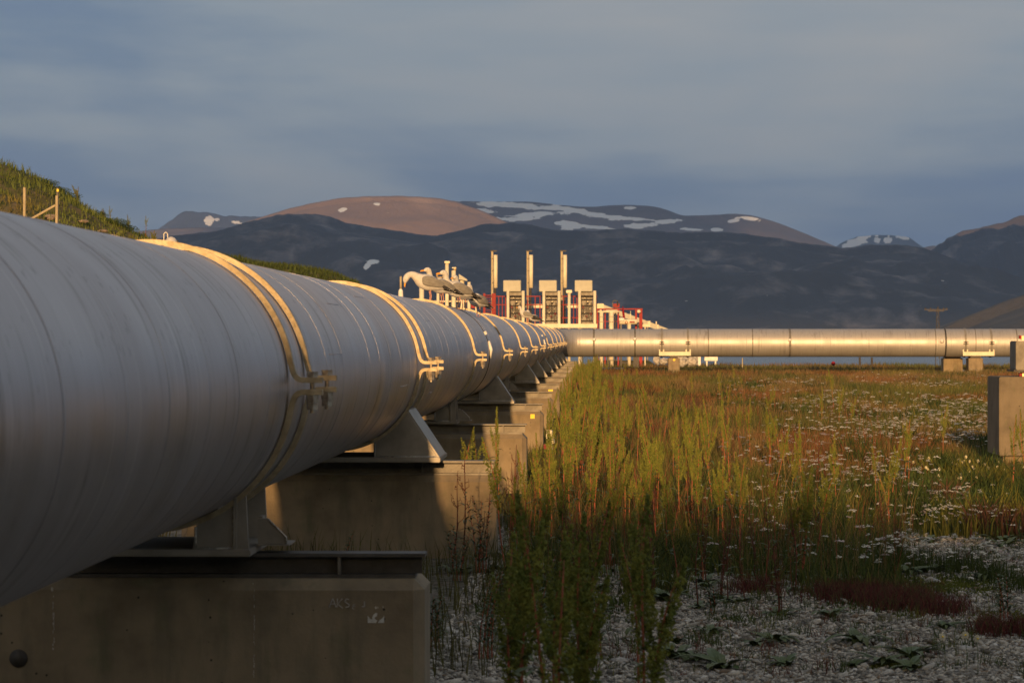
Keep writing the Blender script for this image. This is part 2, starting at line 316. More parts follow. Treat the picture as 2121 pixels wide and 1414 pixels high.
# mountains: each ridge line set at its own distance, with a real body in front and behind
def rock(name, c1, c2, c3=None, snow=True, sc=.004):
    m, t, b = newmat(name); b.inputs['Roughness'].default_value = .95; b.inputs['Specular IOR Level'].default_value = .1
    tcn = N(t, 'ShaderNodeTexCoord')
    mpn = N(t, 'ShaderNodeMapping'); mpn.inputs['Scale'].default_value = (1, .5, 1.6); wr(t, tcn, 'Object', mpn, 0)
    mpr = N(t, 'ShaderNodeMapping'); mpr.inputs['Scale'].default_value = (1, .45, .9); mpr.inputs['Rotation'].default_value = (0, .5, .2); wr(t, tcn, 'Object', mpr, 0)
    n0 = N(t, 'ShaderNodeTexNoise', i={'Scale': sc, 'Detail': 14, 'Roughness': .66, 'Distortion': .4}); wr(t, mpn, 0, n0, 'Vector')
    nr = N(t, 'ShaderNodeTexNoise', noise_type='RIDGED_MULTIFRACTAL', i={'Scale': sc*1.7, 'Detail': 9, 'Roughness': .55, 'Distortion': .7}); wr(t, mpr, 0, nr, 'Vector')
    k9 = N(t, 'ShaderNodeMath', operation='MULTIPLY_ADD', i={1: .22, 2: -.13}); wr(t, nr, 0, k9, 0); a9 = N(t, 'ShaderNodeMath', operation='ADD'); wr(t, k9, 0, a9, 0); wr(t, n0, 0, a9, 1)
    r = ramp(t, [(.4, c1), (.52, c2), (.68, c3 or c2)]); wr(t, a9, 0, r, 0)  # ridge and gully shading put into the rock colour
    if snow:
        a = N(t, 'ShaderNodeAttribute', attribute_name='tint'); s = N(t, 'ShaderNodeSeparateColor'); wr(t, a, 'Color', s, 0)
        mps = N(t, 'ShaderNodeMapping'); mps.inputs['Scale'].default_value = (1, .3, 2.4); wr(t, tcn, 'Object', mps, 0)
        n1 = N(t, 'ShaderNodeTexNoise', i={'Scale': sc*7, 'Detail': 9, 'Roughness': .62}); wr(t, mps, 0, n1, 'Vector')
        ad = N(t, 'ShaderNodeMath', operation='MULTIPLY_ADD', i={1: 1.9}); wr(t, n1, 0, ad, 0); wr(t, s, 0, ad, 2)
        g = N(t, 'ShaderNodeMapRange', i={1: 1.38, 2: 1.41}); wr(t, ad, 0, g, 0)
        mx = N(t, 'ShaderNodeMix', data_type='RGBA'); mx.inputs[7].default_value = (.8, .8, .78, 1); wr(t, g, 0, mx, 0); wr(t, r, 0, mx, 6); wr(t, mx, 2, b, 'Base Color')
    else: wr(t, r, 0, b, 'Base Color')
    bp = N(t, 'ShaderNodeBump', i={'Strength': .9, 'Distance': .09/sc}); wr(t, a9, 0, bp, 'Height'); wr(t, bp, 0, b, 'Normal')
    return m
def mountain(name, ridge, D, mat, foot, back, seed, rough=.06, snow=(), step=3.0, fold=.5, rowsf=70, jag=1.2, label=None):
    rx = [p[0] for p in ridge]; ry = [p[1] for p in ridge]
    px = np.arange(rx[0], rx[-1]+step, step)
    py = np.interp(px, rx, ry); py = np.convolve(np.pad(py, 4, 'edge'), np.ones(9)/9, 'valid') if step >= 2 else py
    py = py+jag*(fbm(px*.05, px*0, 5, seed, .6)-.5)*5
    rows = np.concatenate([np.linspace(0, 1, rowsf), 1+np.linspace(0, 1, 14)[1:]])
    V, C = [], []
    for r in rows:
        if r <= 1: Y = D-foot*(1-r); h = r
        else: Y = D+back*(r-1); h = 1-(r-1)
        X = (px-VX)*D/FPX
        top = CZ+(VY-py)*D/FPX+8
        if r <= 1:
            prof = h**.8*(1-.0*h)
            body = top*prof
            relief = (fbm(X/(.11*D)*2.2+seed, np.full_like(X, Y/(.11*D))*1.6, 6, seed, .55)-.5)
            ridges = 1-np.abs(2*fbm(X/(.05*D)+seed, np.full_like(X, Y/(.06*D)), 4, seed+5)-1)
            Z = body+fold*top*(relief*1.0+(ridges-.75)*.5)*math.sin(math.pi*min(1, h))**.8
            Z = np.minimum(Z, (CZ+(VY-py)*D/FPX)*Y/D*.985 + 0*X) if h < .97 else body      # never hides its own crest
        else: Z = top*h**.7
        V.append(np.c_[X, np.full_like(X, Y), Z-8])
        sy = VY-(Z-8-CZ)*FPX/Y; sxx = VX+X*FPX/Y
        sn = np.zeros_like(X)
        for (cx, cy, ax, ay, ang) in snow:
            ca, sa = math.cos(math.radians(ang)), math.sin(math.radians(ang))
            u = ((sxx-cx)*ca+(sy-cy)*sa)/ax; v = (-(sxx-cx)*sa+(sy-cy)*ca)/ay
            sn = np.maximum(sn, np.clip(1.0-.5*np.sqrt(u*u+v*v)-.0, 0, 1))
        C.append(np.c_[sn, sn, sn])
    n = len(px); V = np.concatenate(V); C = np.concatenate(C); R = len(rows)
    i = (np.arange(R-1)[:, None]*n+np.arange(n-1)[None]).ravel(); F = np.c_[i, i+1, i+n+1, i+n]
    o = sheet(name, V, [F], mat, C, smooth=True); tag(o, label, None, None, 'structure'); return o
dk = rock('shaded_fell_rock', (.055, .062, .078), (.13, .13, .145), (.32, .29, .27), snow=True, sc=.017)  # slate-blue tone puts cloud shade and haze into the rock colour
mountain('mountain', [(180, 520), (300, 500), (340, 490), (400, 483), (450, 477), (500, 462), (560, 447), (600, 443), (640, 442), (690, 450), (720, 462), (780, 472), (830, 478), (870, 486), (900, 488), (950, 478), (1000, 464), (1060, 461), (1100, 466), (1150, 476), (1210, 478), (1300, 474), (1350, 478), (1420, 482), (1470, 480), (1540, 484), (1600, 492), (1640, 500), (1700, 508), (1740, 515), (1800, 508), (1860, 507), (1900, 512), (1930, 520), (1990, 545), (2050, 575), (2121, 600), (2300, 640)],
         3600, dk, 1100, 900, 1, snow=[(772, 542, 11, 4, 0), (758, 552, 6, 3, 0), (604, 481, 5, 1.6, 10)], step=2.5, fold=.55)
mountain('mountain', [(1900, 545), (1925, 522), (1950, 500), (1962, 494), (1975, 488), (2000, 482), (2050, 473), (2121, 466), (2200, 450), (2400, 440)],
         4600, dk, 900, 900, 9, step=2, fold=.8, jag=4)
mountain('mountain', [(1940, 510), (1985, 480), (2040, 470), (2080, 460), (2100, 450), (2121, 444), (2200, 430), (2400, 430)],
         5600, rock('brown_fell_rock', (.1, .08, .075), (.16, .12, .105), (.2, .15, .13), sc=.004), 700, 900, 14, step=3, fold=.3)
mountain('mountain', [(1900, 700), (1950, 678), (2000, 655), (2060, 630), (2121, 608), (2300, 580)],
         2400, rock('near_slope_rock', (.07, .062, .05), (.12, .1, .08), (.14, .115, .09), snow=False, sc=.01), 500, 500, 19, step=3, fold=.25, jag=.6)
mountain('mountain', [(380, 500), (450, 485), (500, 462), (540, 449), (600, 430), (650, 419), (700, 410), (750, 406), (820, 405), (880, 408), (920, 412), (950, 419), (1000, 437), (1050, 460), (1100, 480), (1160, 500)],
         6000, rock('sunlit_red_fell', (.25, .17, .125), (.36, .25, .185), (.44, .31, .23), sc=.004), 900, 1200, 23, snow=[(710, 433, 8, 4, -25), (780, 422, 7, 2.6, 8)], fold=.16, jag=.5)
mountain('mountain', [(800, 440), (930, 416), (1000, 417), (1100, 418), (1160, 425), (1220, 429), (1290, 424), (1350, 427), (1380, 434), (1410, 447), (1450, 447), (1520, 443), (1560, 447), (1620, 465), (1680, 490), (1740, 515), (1800, 530)],
         7500, rock('snow_patched_fell', (.1, .085, .09), (.15, .115, .11), (.19, .14, .12), sc=.0035), 1200, 1300, 31, fold=.13, jag=.4,
         snow=[(1060, 425, 90, 5, 4), (1000, 437, 22, 4, 6), (1120, 443, 70, 4, -4), (1080, 453, 35, 4, -3), (1195, 438, 45, 6, 12), (1260, 448, 80, 4, 5), (1180, 467, 24, 8, 8), (1235, 471, 40, 3, 6), (1320, 467, 28, 4.5, 0), (1378, 460, 26, 4, -6), (1432, 476, 18, 2, 3), (1484, 476, 9, 3.5, 0), (1552, 453, 20, 3, 10), (1520, 457, 9, 2.5, -10), (1305, 430, 14, 2, 5)])
bl = rock('hazed_far_rock', (.07, .075, .09), (.1, .1, .11), sc=.003)  # blue of distance haze and shade mixed into the rock colour
mountain('mountain', [(240, 492), (320, 476), (345, 462), (365, 445), (382, 437), (400, 436), (430, 438), (450, 443), (470, 447), (520, 448), (580, 446), (640, 460)],
         10000, bl, 900, 900, 37, snow=[(432, 455, 9, 8, 60), (447, 454, 4, 3, 0), (486, 460, 10, 3.5, 5)], fold=.3, jag=1.6, step=2)
mountain('mountain', [(250, 482), (340, 472), (420, 470), (500, 472), (560, 480)],
         8600, rock('low_far_slope', (.12, .1, .09), (.17, .13, .11), sc=.003, snow=False), 500, 500, 39, fold=.1, jag=.3)
mountain('mountain', [(1700, 530), (1735, 508), (1750, 498), (1775, 491), (1800, 488), (1850, 488), (1880, 491), (1900, 506), (1925, 520), (1960, 530)],
         10000, bl, 900, 900, 41, snow=[(1775, 500, 26, 8, -20), (1815, 496, 10, 9, 10), (1835, 497, 8, 8, 0), (1870, 492, 14, 5, 10), (1755, 508, 10, 5, 0)], fold=.3, jag=1.2, step=2)
mountain('mountain', [(1860, 530), (1900, 516), (1930, 508), (1960, 512), (2000, 530)],
         8000, rock('low_far_brown_slope', (.16, .11, .09), (.22, .15, .12), sc=.003, snow=False), 500, 500, 43, fold=.1, jag=.3)

# unseen cloud banks added behind the viewpoint, sized and placed to shade the mountains
def shade_cloud(loc, sx_, sy_, sz_, seed):
    bm = bmesh.new(); bmesh.ops.create_icosphere(bm, subdivisions=5, radius=1)
    for v in bm.verts:
        n = mn.fractal(v.co*2.2+Vector((seed, 0, 0)), 1, 2, 5)
        p = v.co*(1+.12*n); p = Vector((max(-1, min(1, p.x*1.25)), max(-1, min(1, p.y*1.2)), max(-1, min(1, p.z*1.6))))
        v.co = (p.x*sx_, p.y*sy_, p.z*sz_+8*n)
    me = bpy.data.meshes.new('shade_cloud'); bm.to_mesh(me); bm.free()
    me.polygons.foreach_set('use_smooth', [True]*len(me.polygons)); me.materials.append(M['shade_cloud'])
    o = bpy.data.objects.new('shade_cloud', me); COL.objects.link(o); o.location = loc; tag(o, kind='structure')
M['shade_cloud'] = simple('shade_cloud_vapour', (.75, .76, .8), (.6, .62, .67), .002, 1, bump=0)
shade_cloud((60, -2000, 900), 1500, 160, 215, 3)
shade_cloud((-600, -2000, 1800), 740, 160, 320, 9)
shade_cloud((900, -2000, 1900), 500, 160, 320, 15)

# haze: one closed box of even, thin air round camera and scene
hz = MB().box(-9000, 9000, -200, 12500, -16, 425).build('haze', [])
hm = bpy.data.materials.new('haze_air'); hm.use_nodes = True; t = hm.node_tree; t.nodes.clear()
pv = N(t, 'ShaderNodeVolumePrincipled'); pv.inputs['Color'].default_value = (.36, .58, 1, 1); pv.inputs['Density'].default_value = 7.5e-5; pv.inputs['Anisotropy'].default_value = .2
ou = N(t, 'ShaderNodeOutputMaterial'); t.links.new(pv.outputs[0], ou.inputs['Volume']); hz.data.materials.clear(); hz.data.materials.append(hm)
tag(hz, kind='stuff')
# ================================================================ THE PIPELINE
PX_, PZ, R = -2.239, 1.9-.24, .7
def ringpt(c, r, a, ax):
    return (c[0]+r*math.cos(a), c[1], c[2]+r*math.sin(a)) if ax == 'Y' else (c[0], c[1]+r*math.cos(a), c[2]+r*math.sin(a))
def jacket(mb, ax, s0, s1, fixed, pitch=1.05, n=112, jit=.15):
    s = s0; k = 0
    while s < s1:
        e = min(s1, s+pitch*(1+random.uniform(-jit, jit))); vs = []
        sag = (random.uniform(-.0005, .0005), random.uniform(-.0005, .0005))
        r0 = R+.0006
        for (q, r) in ((s, R-.0001), (s, r0), (s+.02, r0+.0003), (s+.035, r0), ((s+e)/2, r0-.0003), (e+.03, R-.0001)):
            c = (fixed[0]+sag[0], q, fixed[1]+sag[1]) if ax == 'Y' else (q, fixed[0]+sag[0], fixed[1]+sag[1])
            vs += [ringpt(c, r, 2*math.pi*j/n, ax) for j in range(n)]
        fs = [(i*n+j, i*n+(j+1) % n, (i+1)*n+(j+1) % n, (i+1)*n+j) for i in range(5) for j in range(n)]
        mb.add(vs, fs); s = e; k += 1
pl = empty('pipeline', (PX_, 15, 0), 'long grey metal-clad pipeline running from the near left away to the corner', 'pipeline')
mb = MB(); jacket(mb, 'Y', -46, 60, (PX_, PZ)); jacket(mb, 'Y', 60, 151.6, (PX_, PZ), 2.1, 64)
mb.build('jacket', M['pipe'], pl, smooth=True)
for (y, a, L) in ((22.6, 52, .9), (29.5, 36, .95), (34, 22, .8), (29, -24, .5), (19.2, 41, .9), (41, 15, .8), (24, -12, .9), (17.6, 12, .9)):
    a = math.radians(a)
    MB().cyl(ringpt((PX_, y, PZ), R, a, 'Y'), ringpt((PX_, y+L, PZ), R, a, 'Y'), .0035, n=6).build('lap_seam', M['pipe'], pl, smooth=True)
def band(y, r, w, mat, name, par):
    n = 96; vs = []
    for (q, rr) in ((y, R), (y, r), (y+w, r), (y+w, R)): vs += [ringpt((PX_, q, PZ), rr, 2*math.pi*j/n, 'Y') for j in range(n)]
    return MB().add(vs, [(i*n+j, i*n+(j+1) % n, (i+1)*n+(j+1) % n, (i+1)*n+j) for i in range(3) for j in range(n)]).build(name, mat, par)
for y in (43.6, 89):
    jb = band(y, R+.008, .035, M['black'], 'joint_band', pl)
    a = math.radians(8); p0 = ringpt((PX_, y+.03, PZ), R+.012, math.radians(-4), 'Y'); p1 = ringpt((PX_, y+.0, PZ), R+.02, math.radians(16), 'Y')
    MB().tube([p0, ((p0[0]+p1[0])/2+.02, y+.02, (p0[2]+p1[2])/2), p1], [.015, .028, .015], 8).build('latch', M['white'], pl, smooth=True)
    MB().cyl(ringpt((PX_, y, PZ), R+.015, math.radians(24), 'Y'), ringpt((PX_, y, PZ), R+.015, math.radians(28), 'Y'), .02, n=6).build('latch', M['white'], pl)

# far stretch, crossing the view, with its mitred elbow
fp = empty('pipeline', (10, 153, 0), 'sunlit far stretch of the pipeline crossing from the corner to the right edge', 'pipeline')
mb = MB(); jacket(mb, 'X', PX_+1.4, 62, (153, PZ), 1.9, 64); mb.build('jacket', M['pipe_far'], fp, smooth=True)
mb = MB(); n = 64; K = 8
for k in range(K):
    vs = []
    for kk in (k, k+1):
        th = math.pi/2*kk/K; c = (PX_+1.4-1.4*math.cos(th), 151.6+1.4*math.sin(th), PZ)
        ra = Vector((-math.cos(th), math.sin(th), 0))
        rr = R+(.006 if kk == k else .001)
        vs += [(c[0]+ra.x*rr*math.cos(2*math.pi*j/n), c[1]+ra.y*rr*math.cos(2*math.pi*j/n), c[2]+rr*math.sin(2*math.pi*j/n)) for j in range(n)]
    mb.add(vs, [(j, (j+1) % n, n+(j+1) % n, n+j) for j in range(n)])
mb.build('elbow', M['pipe_far'], fp, smooth=True)
def xband(px, r, w, mat, name):
    x = (px-VX)*153/FPX; n = 64; vs = []
    for (q, rr) in ((x, R), (x, r), (x+w, r), (x+w, R)): vs += [ringpt((q, 153, PZ), rr, 2*math.pi*j/n, 'X') for j in range(n)]
    MB().add(vs, [(i*n+j, i*n+(j+1) % n, (i+1)*n+(j+1) % n, (i+1)*n+j) for i in range(3) for j in range(n)]).build(name, mat, fp)
for px, r, w, mm in ((1228, .708, .1, 'steel'), (1313, .708, .09, 'steel'), (1465, .706, .05, 'steel'), (1556, .706, .05, 'steel'), (1632, .71, .1, 'steel'), (1952, .71, .07, 'black'), (1932, .706, .04, 'steel'), (2014, .706, .04, 'steel'), (2098, .708, .05, 'steel')):
    xband(px, r, w, M[mm], 'joint_band')
for px, py, h in ((1632, 704, .12), (1946, 706, .2), (1312, 702, .15), (1228, 703, .15)):
    p = at(px, py, 152.29); MB().cyl(p, p+Vector((.12, -.05, 0)), h/2, n=10).build('patch', M['white'], fp, smooth=True)

# ---------------- supports under the near run
def isection(mb, x0, x1, y, z0, z1, fw=.2, t=.018):
    mb.box(x0, x1, y-fw/2, y+fw/2, z1-t, z1); mb.box(x0+.05, x1-.05, y-fw/2, y+fw/2, z0+.001, z0+t); mb.box(x0, x1-.02, y-.008, y+.008, z0+t, z1-t)
def arc(r, a0, a1, n): return [(PX_+r*math.cos(math.radians(a0+(a1-a0)*k/n)), PZ+r*math.sin(math.radians(a0+(a1-a0)*k/n))) for k in range(n+1)]
SUP = [15.6, 26.6, 37.9, 49.6, 60.5, 71.5, 83, 94.5, 106, 117.5, 129, 140.5]
KIND = 'GTGTGTTTTTTT'
ORD = ['nearest', 'second', 'third', 'fourth', 'fifth', 'sixth', 'seventh', 'eighth', 'ninth', 'tenth', 'eleventh', 'twelfth']
LAB = ['concrete support with white stencil mark, nearest the camera under the pipeline', 'concrete support with a lit triangular saddle, second from the camera',
       'third concrete support from the camera, with small bracket on its beam', 'fourth concrete support from the camera, with square yellow sticker']
def mirror(poly): return [(2*PX_-x, z) for x, z in poly][::-1]
for k, yc in enumerate(SUP):
    zc = .71 if k else .685; zb = zc+.125
    rt = empty('pipe_support', (PX_, yc, 0), LAB[k] if k < 4 else ORD[k]+' concrete and steel support from the camera under the long pipeline', 'pipe support', 'supports under the near pipeline')
    MB().box(PX_-1.37, PX_+1.37, yc-.3, yc+.3, -.35, zc).build('concrete_block', M['concrete'], rt, bevel=.055)
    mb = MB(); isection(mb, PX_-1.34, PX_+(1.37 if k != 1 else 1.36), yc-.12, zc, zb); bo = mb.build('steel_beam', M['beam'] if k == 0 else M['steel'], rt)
    for xx in (.72, 1.08) if k else (.57,):
        for sgn in (-1, 1):
            xs_ = PX_+sgn*xx if not (k == 0 and sgn == 1) else at(702, 0, yc-.2).x
            MB().box(xs_-.007, xs_+.007, yc-.215, yc-.129, zc+.019, zb-.019).build('stiffener', M['steel'], bo)
    f = (yc-.55, yc+.55) if k == 1 else ((yc-.45, yc+.45) if k == 0 else (yc-.28, yc+.28))
    bt = zb+.045                                    # top of the base plate
    if KIND[k] == 'T':
        MB().box(PX_-.9, PX_+.9, f[0]-.06, f[1]+.06, zb+.002, bt).build('base_plate', M['saddle'], rt, bevel=.006)
        ar = arc(R+.012, -62, -32, 10)
        poly = [(PX_+.335, bt)]+ar+[(PX_+.87, bt)]
        for sgn in (-1, 1):
            sd_ = MB(); wd = MB()
            for y in (f[0], f[1]-.03): sd_.prism(poly if sgn > 0 else mirror(poly), y, y+.028)
            a, b_ = ar[-1], (PX_+.87, bt); dx = .02
            q = [(a[0], a[1]), (a[0]+dx, a[1]-.005), (b_[0]+dx, b_[1]), (b_[0], b_[1])]
            if sgn < 0: q = mirror(q)
            sd_.prism(q, f[0]+.0285, f[1]-.0305)
            sd_.box(PX_+sgn*.335-.011, PX_+sgn*.335+.011, f[0]+.029, f[1]-.031, bt, PZ-R*.93)
            for w in range(11):
                wd.cyl((PX_+sgn*.335, f[0]-.004, bt+.012*w), (PX_+sgn*.335+.003, f[0]-.004, bt+.012*w+.009), .007, n=6)
            wd.tube([(PX_+sgn*.35, f[0]-.003, bt+.004), (PX_+sgn*.86, f[0]-.003, bt+.004)], .006, 6)
            sa = sd_.build('saddle', M['saddle'], rt)
            if k < 6: wd.build('weld', M['weld'], sa, smooth=True)
    else:
        MB().box(PX_-.515, PX_+.515, f[0]-.05, f[1]+.05, zb+.002, bt-.008).build('base_plate', M['saddle'], rt, bevel=.006)
        bt -= .008
        for sgn in (-1, 1):
            sd_ = MB(); wd = MB()
            for y in (f[0], f[1]-.03):
                poly = [(PX_+.22, bt)]+arc(R+.012, -70, -47, 10)+[(PX_+.5, bt)]
                sd_.prism(poly if sgn > 0 else mirror(poly), y, y+.028)
            sd_.box(PX_+sgn*.435-.008, PX_+sgn*.435+.008, f[0]-.02, f[0]-.0005, bt, PZ-R*.79)
            sd_.box(PX_+sgn*.33-.012, PX_+sgn*.33+.012, f[0]+.029, f[1]-.031, bt, PZ-R*.86)
            wd.tube([(PX_+sgn*.235, f[0]-.002, bt+.003), (PX_+sgn*.235, f[0]-.002, bt+.11)], .007, 6)
            wd.tube([(PX_+sgn*.425, f[0]-.002, bt+.003), (PX_+sgn*.425, f[0]-.002, bt+.23)], .007, 6)
            wd.tube([(PX_+sgn*.25, f[0]-.003, bt+.003), (PX_+sgn*.42, f[0]-.003, bt+.003)], .006, 6)
            sa = sd_.build('saddle', M['saddle'], rt)
            if k < 3: wd.build('weld', M['weld'], sa, smooth=True)
            # small side stop with its sloping corner
            X0 = PX_+sgn*.52; q = [(X0, zb+.047), (X0+sgn*.145, zb+.047), (X0+sgn*.145, zb+.08), (X0+sgn*.05, zb+.175), (X0, zb+.175)]
            g = MB().prism(q, yc-.2, yc-.178)
            g.box(min(X0, X0+sgn*.02), max(X0, X0+sgn*.02), yc-.177, yc-.03, zb+.046, zb+.185)
            g.box(min(X0, X0+sgn*.16), max(X0, X0+sgn*.16), yc-.22, yc+.1, zb+.0385, zb+.046)
            gb = g.build('side_stop', M['saddle'], rt)
            if k < 3:
                e = MB().tube([(X0+sgn*.05, yc-.204, zb+.175), (X0+sgn*.145, yc-.204, zb+.08), (X0+sgn*.145, yc-.204, zb+.05)], .005, 6)
                e.build('weld', M['weld'], gb, smooth=True)
    if k == 0:
        h = MB(); c = at(33, 1366, yc-.3)
        h.tube([(c.x, yc-.304, c.z), (c.x, yc-.26, c.z)], [.047, .04], 20); h.build('lifting_socket', M['dark'], rt, smooth=True)
        # chalk letters and the torn white stencil
        Yp = yc-.303
        def stroke(mb, pts, w=.0035):
            for p, q in zip(pts, pts[1:]): mb.cyl(at(p[0], p[1], Yp), at(q[0], q[1], Yp), w, n=5)
        ch = MB()
        for s_ in ([(681, 1258), (688, 1240), (695, 1258)], [(684, 1252), (692, 1251)], [(698, 1240), (697, 1258)], [(708, 1240), (698, 1251), (709, 1260)],
                   [(722, 1242), (716, 1241), (713, 1246), (722, 1252), (722, 1257), (715, 1258)], [(735, 1252), (730, 1254), (729, 1260), (733, 1262)], [(735, 1256), (729, 1257)],
                   [(754, 1246), (754, 1256), (749, 1257)]): stroke(ch, s_)
        ch.build('chalk_writing', M['chalk'], rt)
        st = MB()
        for poly in ([(761, 1275), (766, 1282), (771, 1283), (770, 1279), (773, 1273), (778, 1269), (781, 1271), (780, 1276), (775, 1279), (777, 1283), (781, 1285), (778, 1290), (761, 1290)],
                     [(782, 1290), (786, 1284), (791, 1281), (795, 1275), (795, 1290)], [(776, 1257), (778, 1256), (780, 1260), (777, 1261)], [(781, 1257), (783, 1258), (782, 1261)], [(792, 1256), (794, 1257), (793, 1260)]):
            st.prism([(at(a, b_, Yp).x, at(a, b_, Yp).z) for a, b_ in poly][::-1], Yp-.0005, Yp+.0012)
        st.build('stencil_mark', M['stencil'], rt)
        ef = MB(); random.seed(4)
        for (xa, ya, yb, w) in ((106, 1222, 1345, 4), (524, 1208, 1400, 2.2), (104, 1218, 1224, 9), (520, 1206, 1210, 12)):
            y = ya
            while y < yb:
                L = random.uniform(3, 9); xx = xa+random.uniform(-1.5, 1.5)
                if random.random() < .75:
                    ww = w*random.uniform(.3, 1)
                    pp = [(xx-ww/2, y), (xx+ww/2, y+random.uniform(0, 2)), (xx+ww/2*random.uniform(.3, 1), y+L), (xx-ww/2, y+L*.8)]
                    ef.prism([(at(a, b_, Yp).x, at(a, b_, Yp).z) for a, b_ in pp][::-1], Yp-.0003, Yp+.001)
                y += L
        ef.build('lime_streak', M['chalk'], rt)
    if k == 3:
        c = at(1103, 862, yc-.3); MB().box(c.x-.034, c.x+.034, yc-.3045, yc-.301, c.z-.036, c.z+.036).build('yellow_sticker', M['yellow'], rt)
    if k == 4:
        c = at(1143, 808, yc-.3); MB().box(c.x-.07, c.x+.02, yc-.3, yc-.24, c.z-.02, c.z+.015).build('yellow_tag', M['yellow'], rt)

# ---------------- clamps round the pipe
def clamp(y, label, n_bolt_parts=True, ring=True):
    rt = empty('pipe_clamp', (PX_, y, PZ), label, 'pipe clamp', 'steel clamps round the near pipeline')
    t, w, hw = .027, .032, .032
    for up in (1, -1):
        path = []
        rr = R+.006+t/2
        aT = 9.5; aTr = math.radians(aT)
        # lug: straight out, small curve, then round the pipe to the far side
        gz = .030
        xe = rr*math.cos(aTr); ze = rr*math.sin(aTr)
        lug = [(R+.17, gz), (R+.075, gz)]
        c1 = (xe+.004, ze)
        cur = []
        for q in range(1, 8):
            u = q/8; p0, p1, p2 = Vector((R+.075, gz)), Vector((xe+.012, gz)), Vector(c1)
            cur.append(tuple(p0*(1-u)**2+p1*2*u*(1-u)+p2*u*u))
        half = lug+cur+[(rr*math.cos(a), rr*math.sin(a)) for a in np.linspace(aTr, math.pi/2, 40)]
        path = half+[(-x, z) for x, z in half[-2::-1]]
        path = [Vector((x, z*up)) for x, z in path]
        vs = []; 
        for i, p in enumerate(path):
            tn = (path[min(i+1, len(path)-1)]-path[max(0, i-1)]).normalized(); nn = Vector((-tn.y, tn.x))*t/2
            for s_, yy in ((1, -hw), (-1, -hw), (-1, hw), (1, hw)):
                q = p+nn*s_; vs.append((PX_+q.x, y+yy, PZ+q.y))
        L = len(path); fs = [(4*i+j, 4*i+(j+1) % 4, 4*i+4+(j+1) % 4, 4*i+4+j) for i in range(L-1) for j in range(4)]+[(0, 1, 2, 3), (4*L-4, 4*L-1, 4*L-2, 4*L-3)]
        MB().add(vs, fs).build('upper_strap' if up > 0 else 'lower_strap', M['strap'], rt)
    for sgn in (1, -1):
        bx_ = PX_+sgn*(R+.118)
        b_ = MB(); hx = lambda z0, z1, r: b_.cyl((bx_, y, PZ+z0), (bx_, y, PZ+z1), r, n=6)
        hx(.0445, .073, .031); b_.cyl((bx_, y, PZ-.135), (bx_, y, PZ+.045), .0125, n=10)
        bo = b_.build('bolt', M['bolt'], rt)
        nu = MB(); nu.cyl((bx_, y, PZ-.082), (bx_, y, PZ-.045), .033, n=6); nu.cyl((bx_, y, PZ-.118), (bx_, y, PZ-.084), .029, n=6); nu.cyl((bx_, y, PZ-.0449), (bx_, y, PZ-.0438), .038, n=14)
        nu.build('nut', M['bolt'], bo)
    return rt
clamp(15.17, 'nearest clamp of all, the front one of the first close pair on the pipe')
clamp(16.0, 'rear clamp of the first close pair, just behind the nearest one')
clamp(26.05, 'front clamp of the second close pair, above the lit triangular saddle')
clamp(27.2, 'rear clamp of the second close pair, just behind its twin')
CL = ['single clamp beside the gulls, before the black joint ring', 'first clamp beyond the black joint ring']+['clamp above the %s support from the camera' % ORD[q] for q in range(4, 12)]
for y, l in zip((37.9, 49.7, 60.5, 71.0, 82, 94.5, 106, 117.5, 129, 140.5), CL): clamp(y, l)

# ---------------- supports and clamps of the far stretch
for i_, (xa, xb, blocks, lab) in enumerate(((1370, 1424, ((1384, 1408, 0),), 'left saddle of the far pipe, on a narrow block with a yellow dot'),
                              (1994, 2047, ((1958, 1998, 1.2), (2004, 2034, 0)), 'right saddle of the far pipe, on two low concrete blocks'))):
    Y = 153; X0, X1 = (xa-VX)*Y/FPX, (xb-VX)*Y/FPX; rt = empty('pipe_saddle', ((X0+X1)/2, Y, 0), lab, 'pipe support', 'saddles of the far pipe')
    fx = lambda px: (px-VX)*(Y-.75)/FPX
    for ka in (X0, X1):
        vs = []; n = 64
        for (q, rr) in ((ka-.05, R), (ka-.05, R+.03), (ka+.05, R+.03), (ka+.05, R)): vs += [ringpt((q, Y, PZ), rr, 2*math.pi*j/n, 'X') for j in range(n)]
        MB().add(vs, [(i*n+j, i*n+(j+1) % n, (i+1)*n+(j+1) % n, (i+1)*n+j) for i in range(3) for j in range(n)]).build('strap', M['saddle'], rt)
        lg = MB().box(ka-.12, ka+.12, Y-R-.14, Y-R-.01, PZ+.03, PZ+.06); lg.box(ka-.12, ka+.12, Y-R-.14, Y-R-.01, PZ-.06, PZ-.03)
        lg.cyl((ka, Y-R-.09, PZ-.1), (ka, Y-R-.09, PZ+.1), .03, n=8); lg.build('lug', M['dark'], rt)
    zb = CZ+(VY-736.5)*(Y-.72)/FPX
    s_ = MB()
    for xx in (X0-.11, X0+.09, X1-.09, X1+.11): s_.box(xx-.03, xx+.03, Y-.62, Y-.58, zb+.03, PZ-.32)
    s_.box(X0-.14, X1+.14, Y-.66, Y-.623, zb+.0, zb+.2); s_.box(X0-.14, X1+.14, Y-.622, Y+.66, zb+.0, zb+.04)
    s_.build('saddle', M['cream'], rt)
    for (a, b_, dy) in blocks:
        MB().box(fx(a), fx(b_), Y-.55+dy, Y+.55+dy, -.3, zb-.12).build('concrete_block', M['concrete'], rt, bevel=.03)
        MB().box(fx(a)+.1, fx(b_)-.1, Y-.5+dy, Y+.5+dy, zb-.119, zb-.002).build('slide_beam', M['dark'], rt)
    if i_ == 0:
        c = at(1396, 745, Y-.56); MB().cyl(c, c+Vector((0, -.02, 0)), .06, n=14).build('yellow_sticker', M['yellow'], rt)
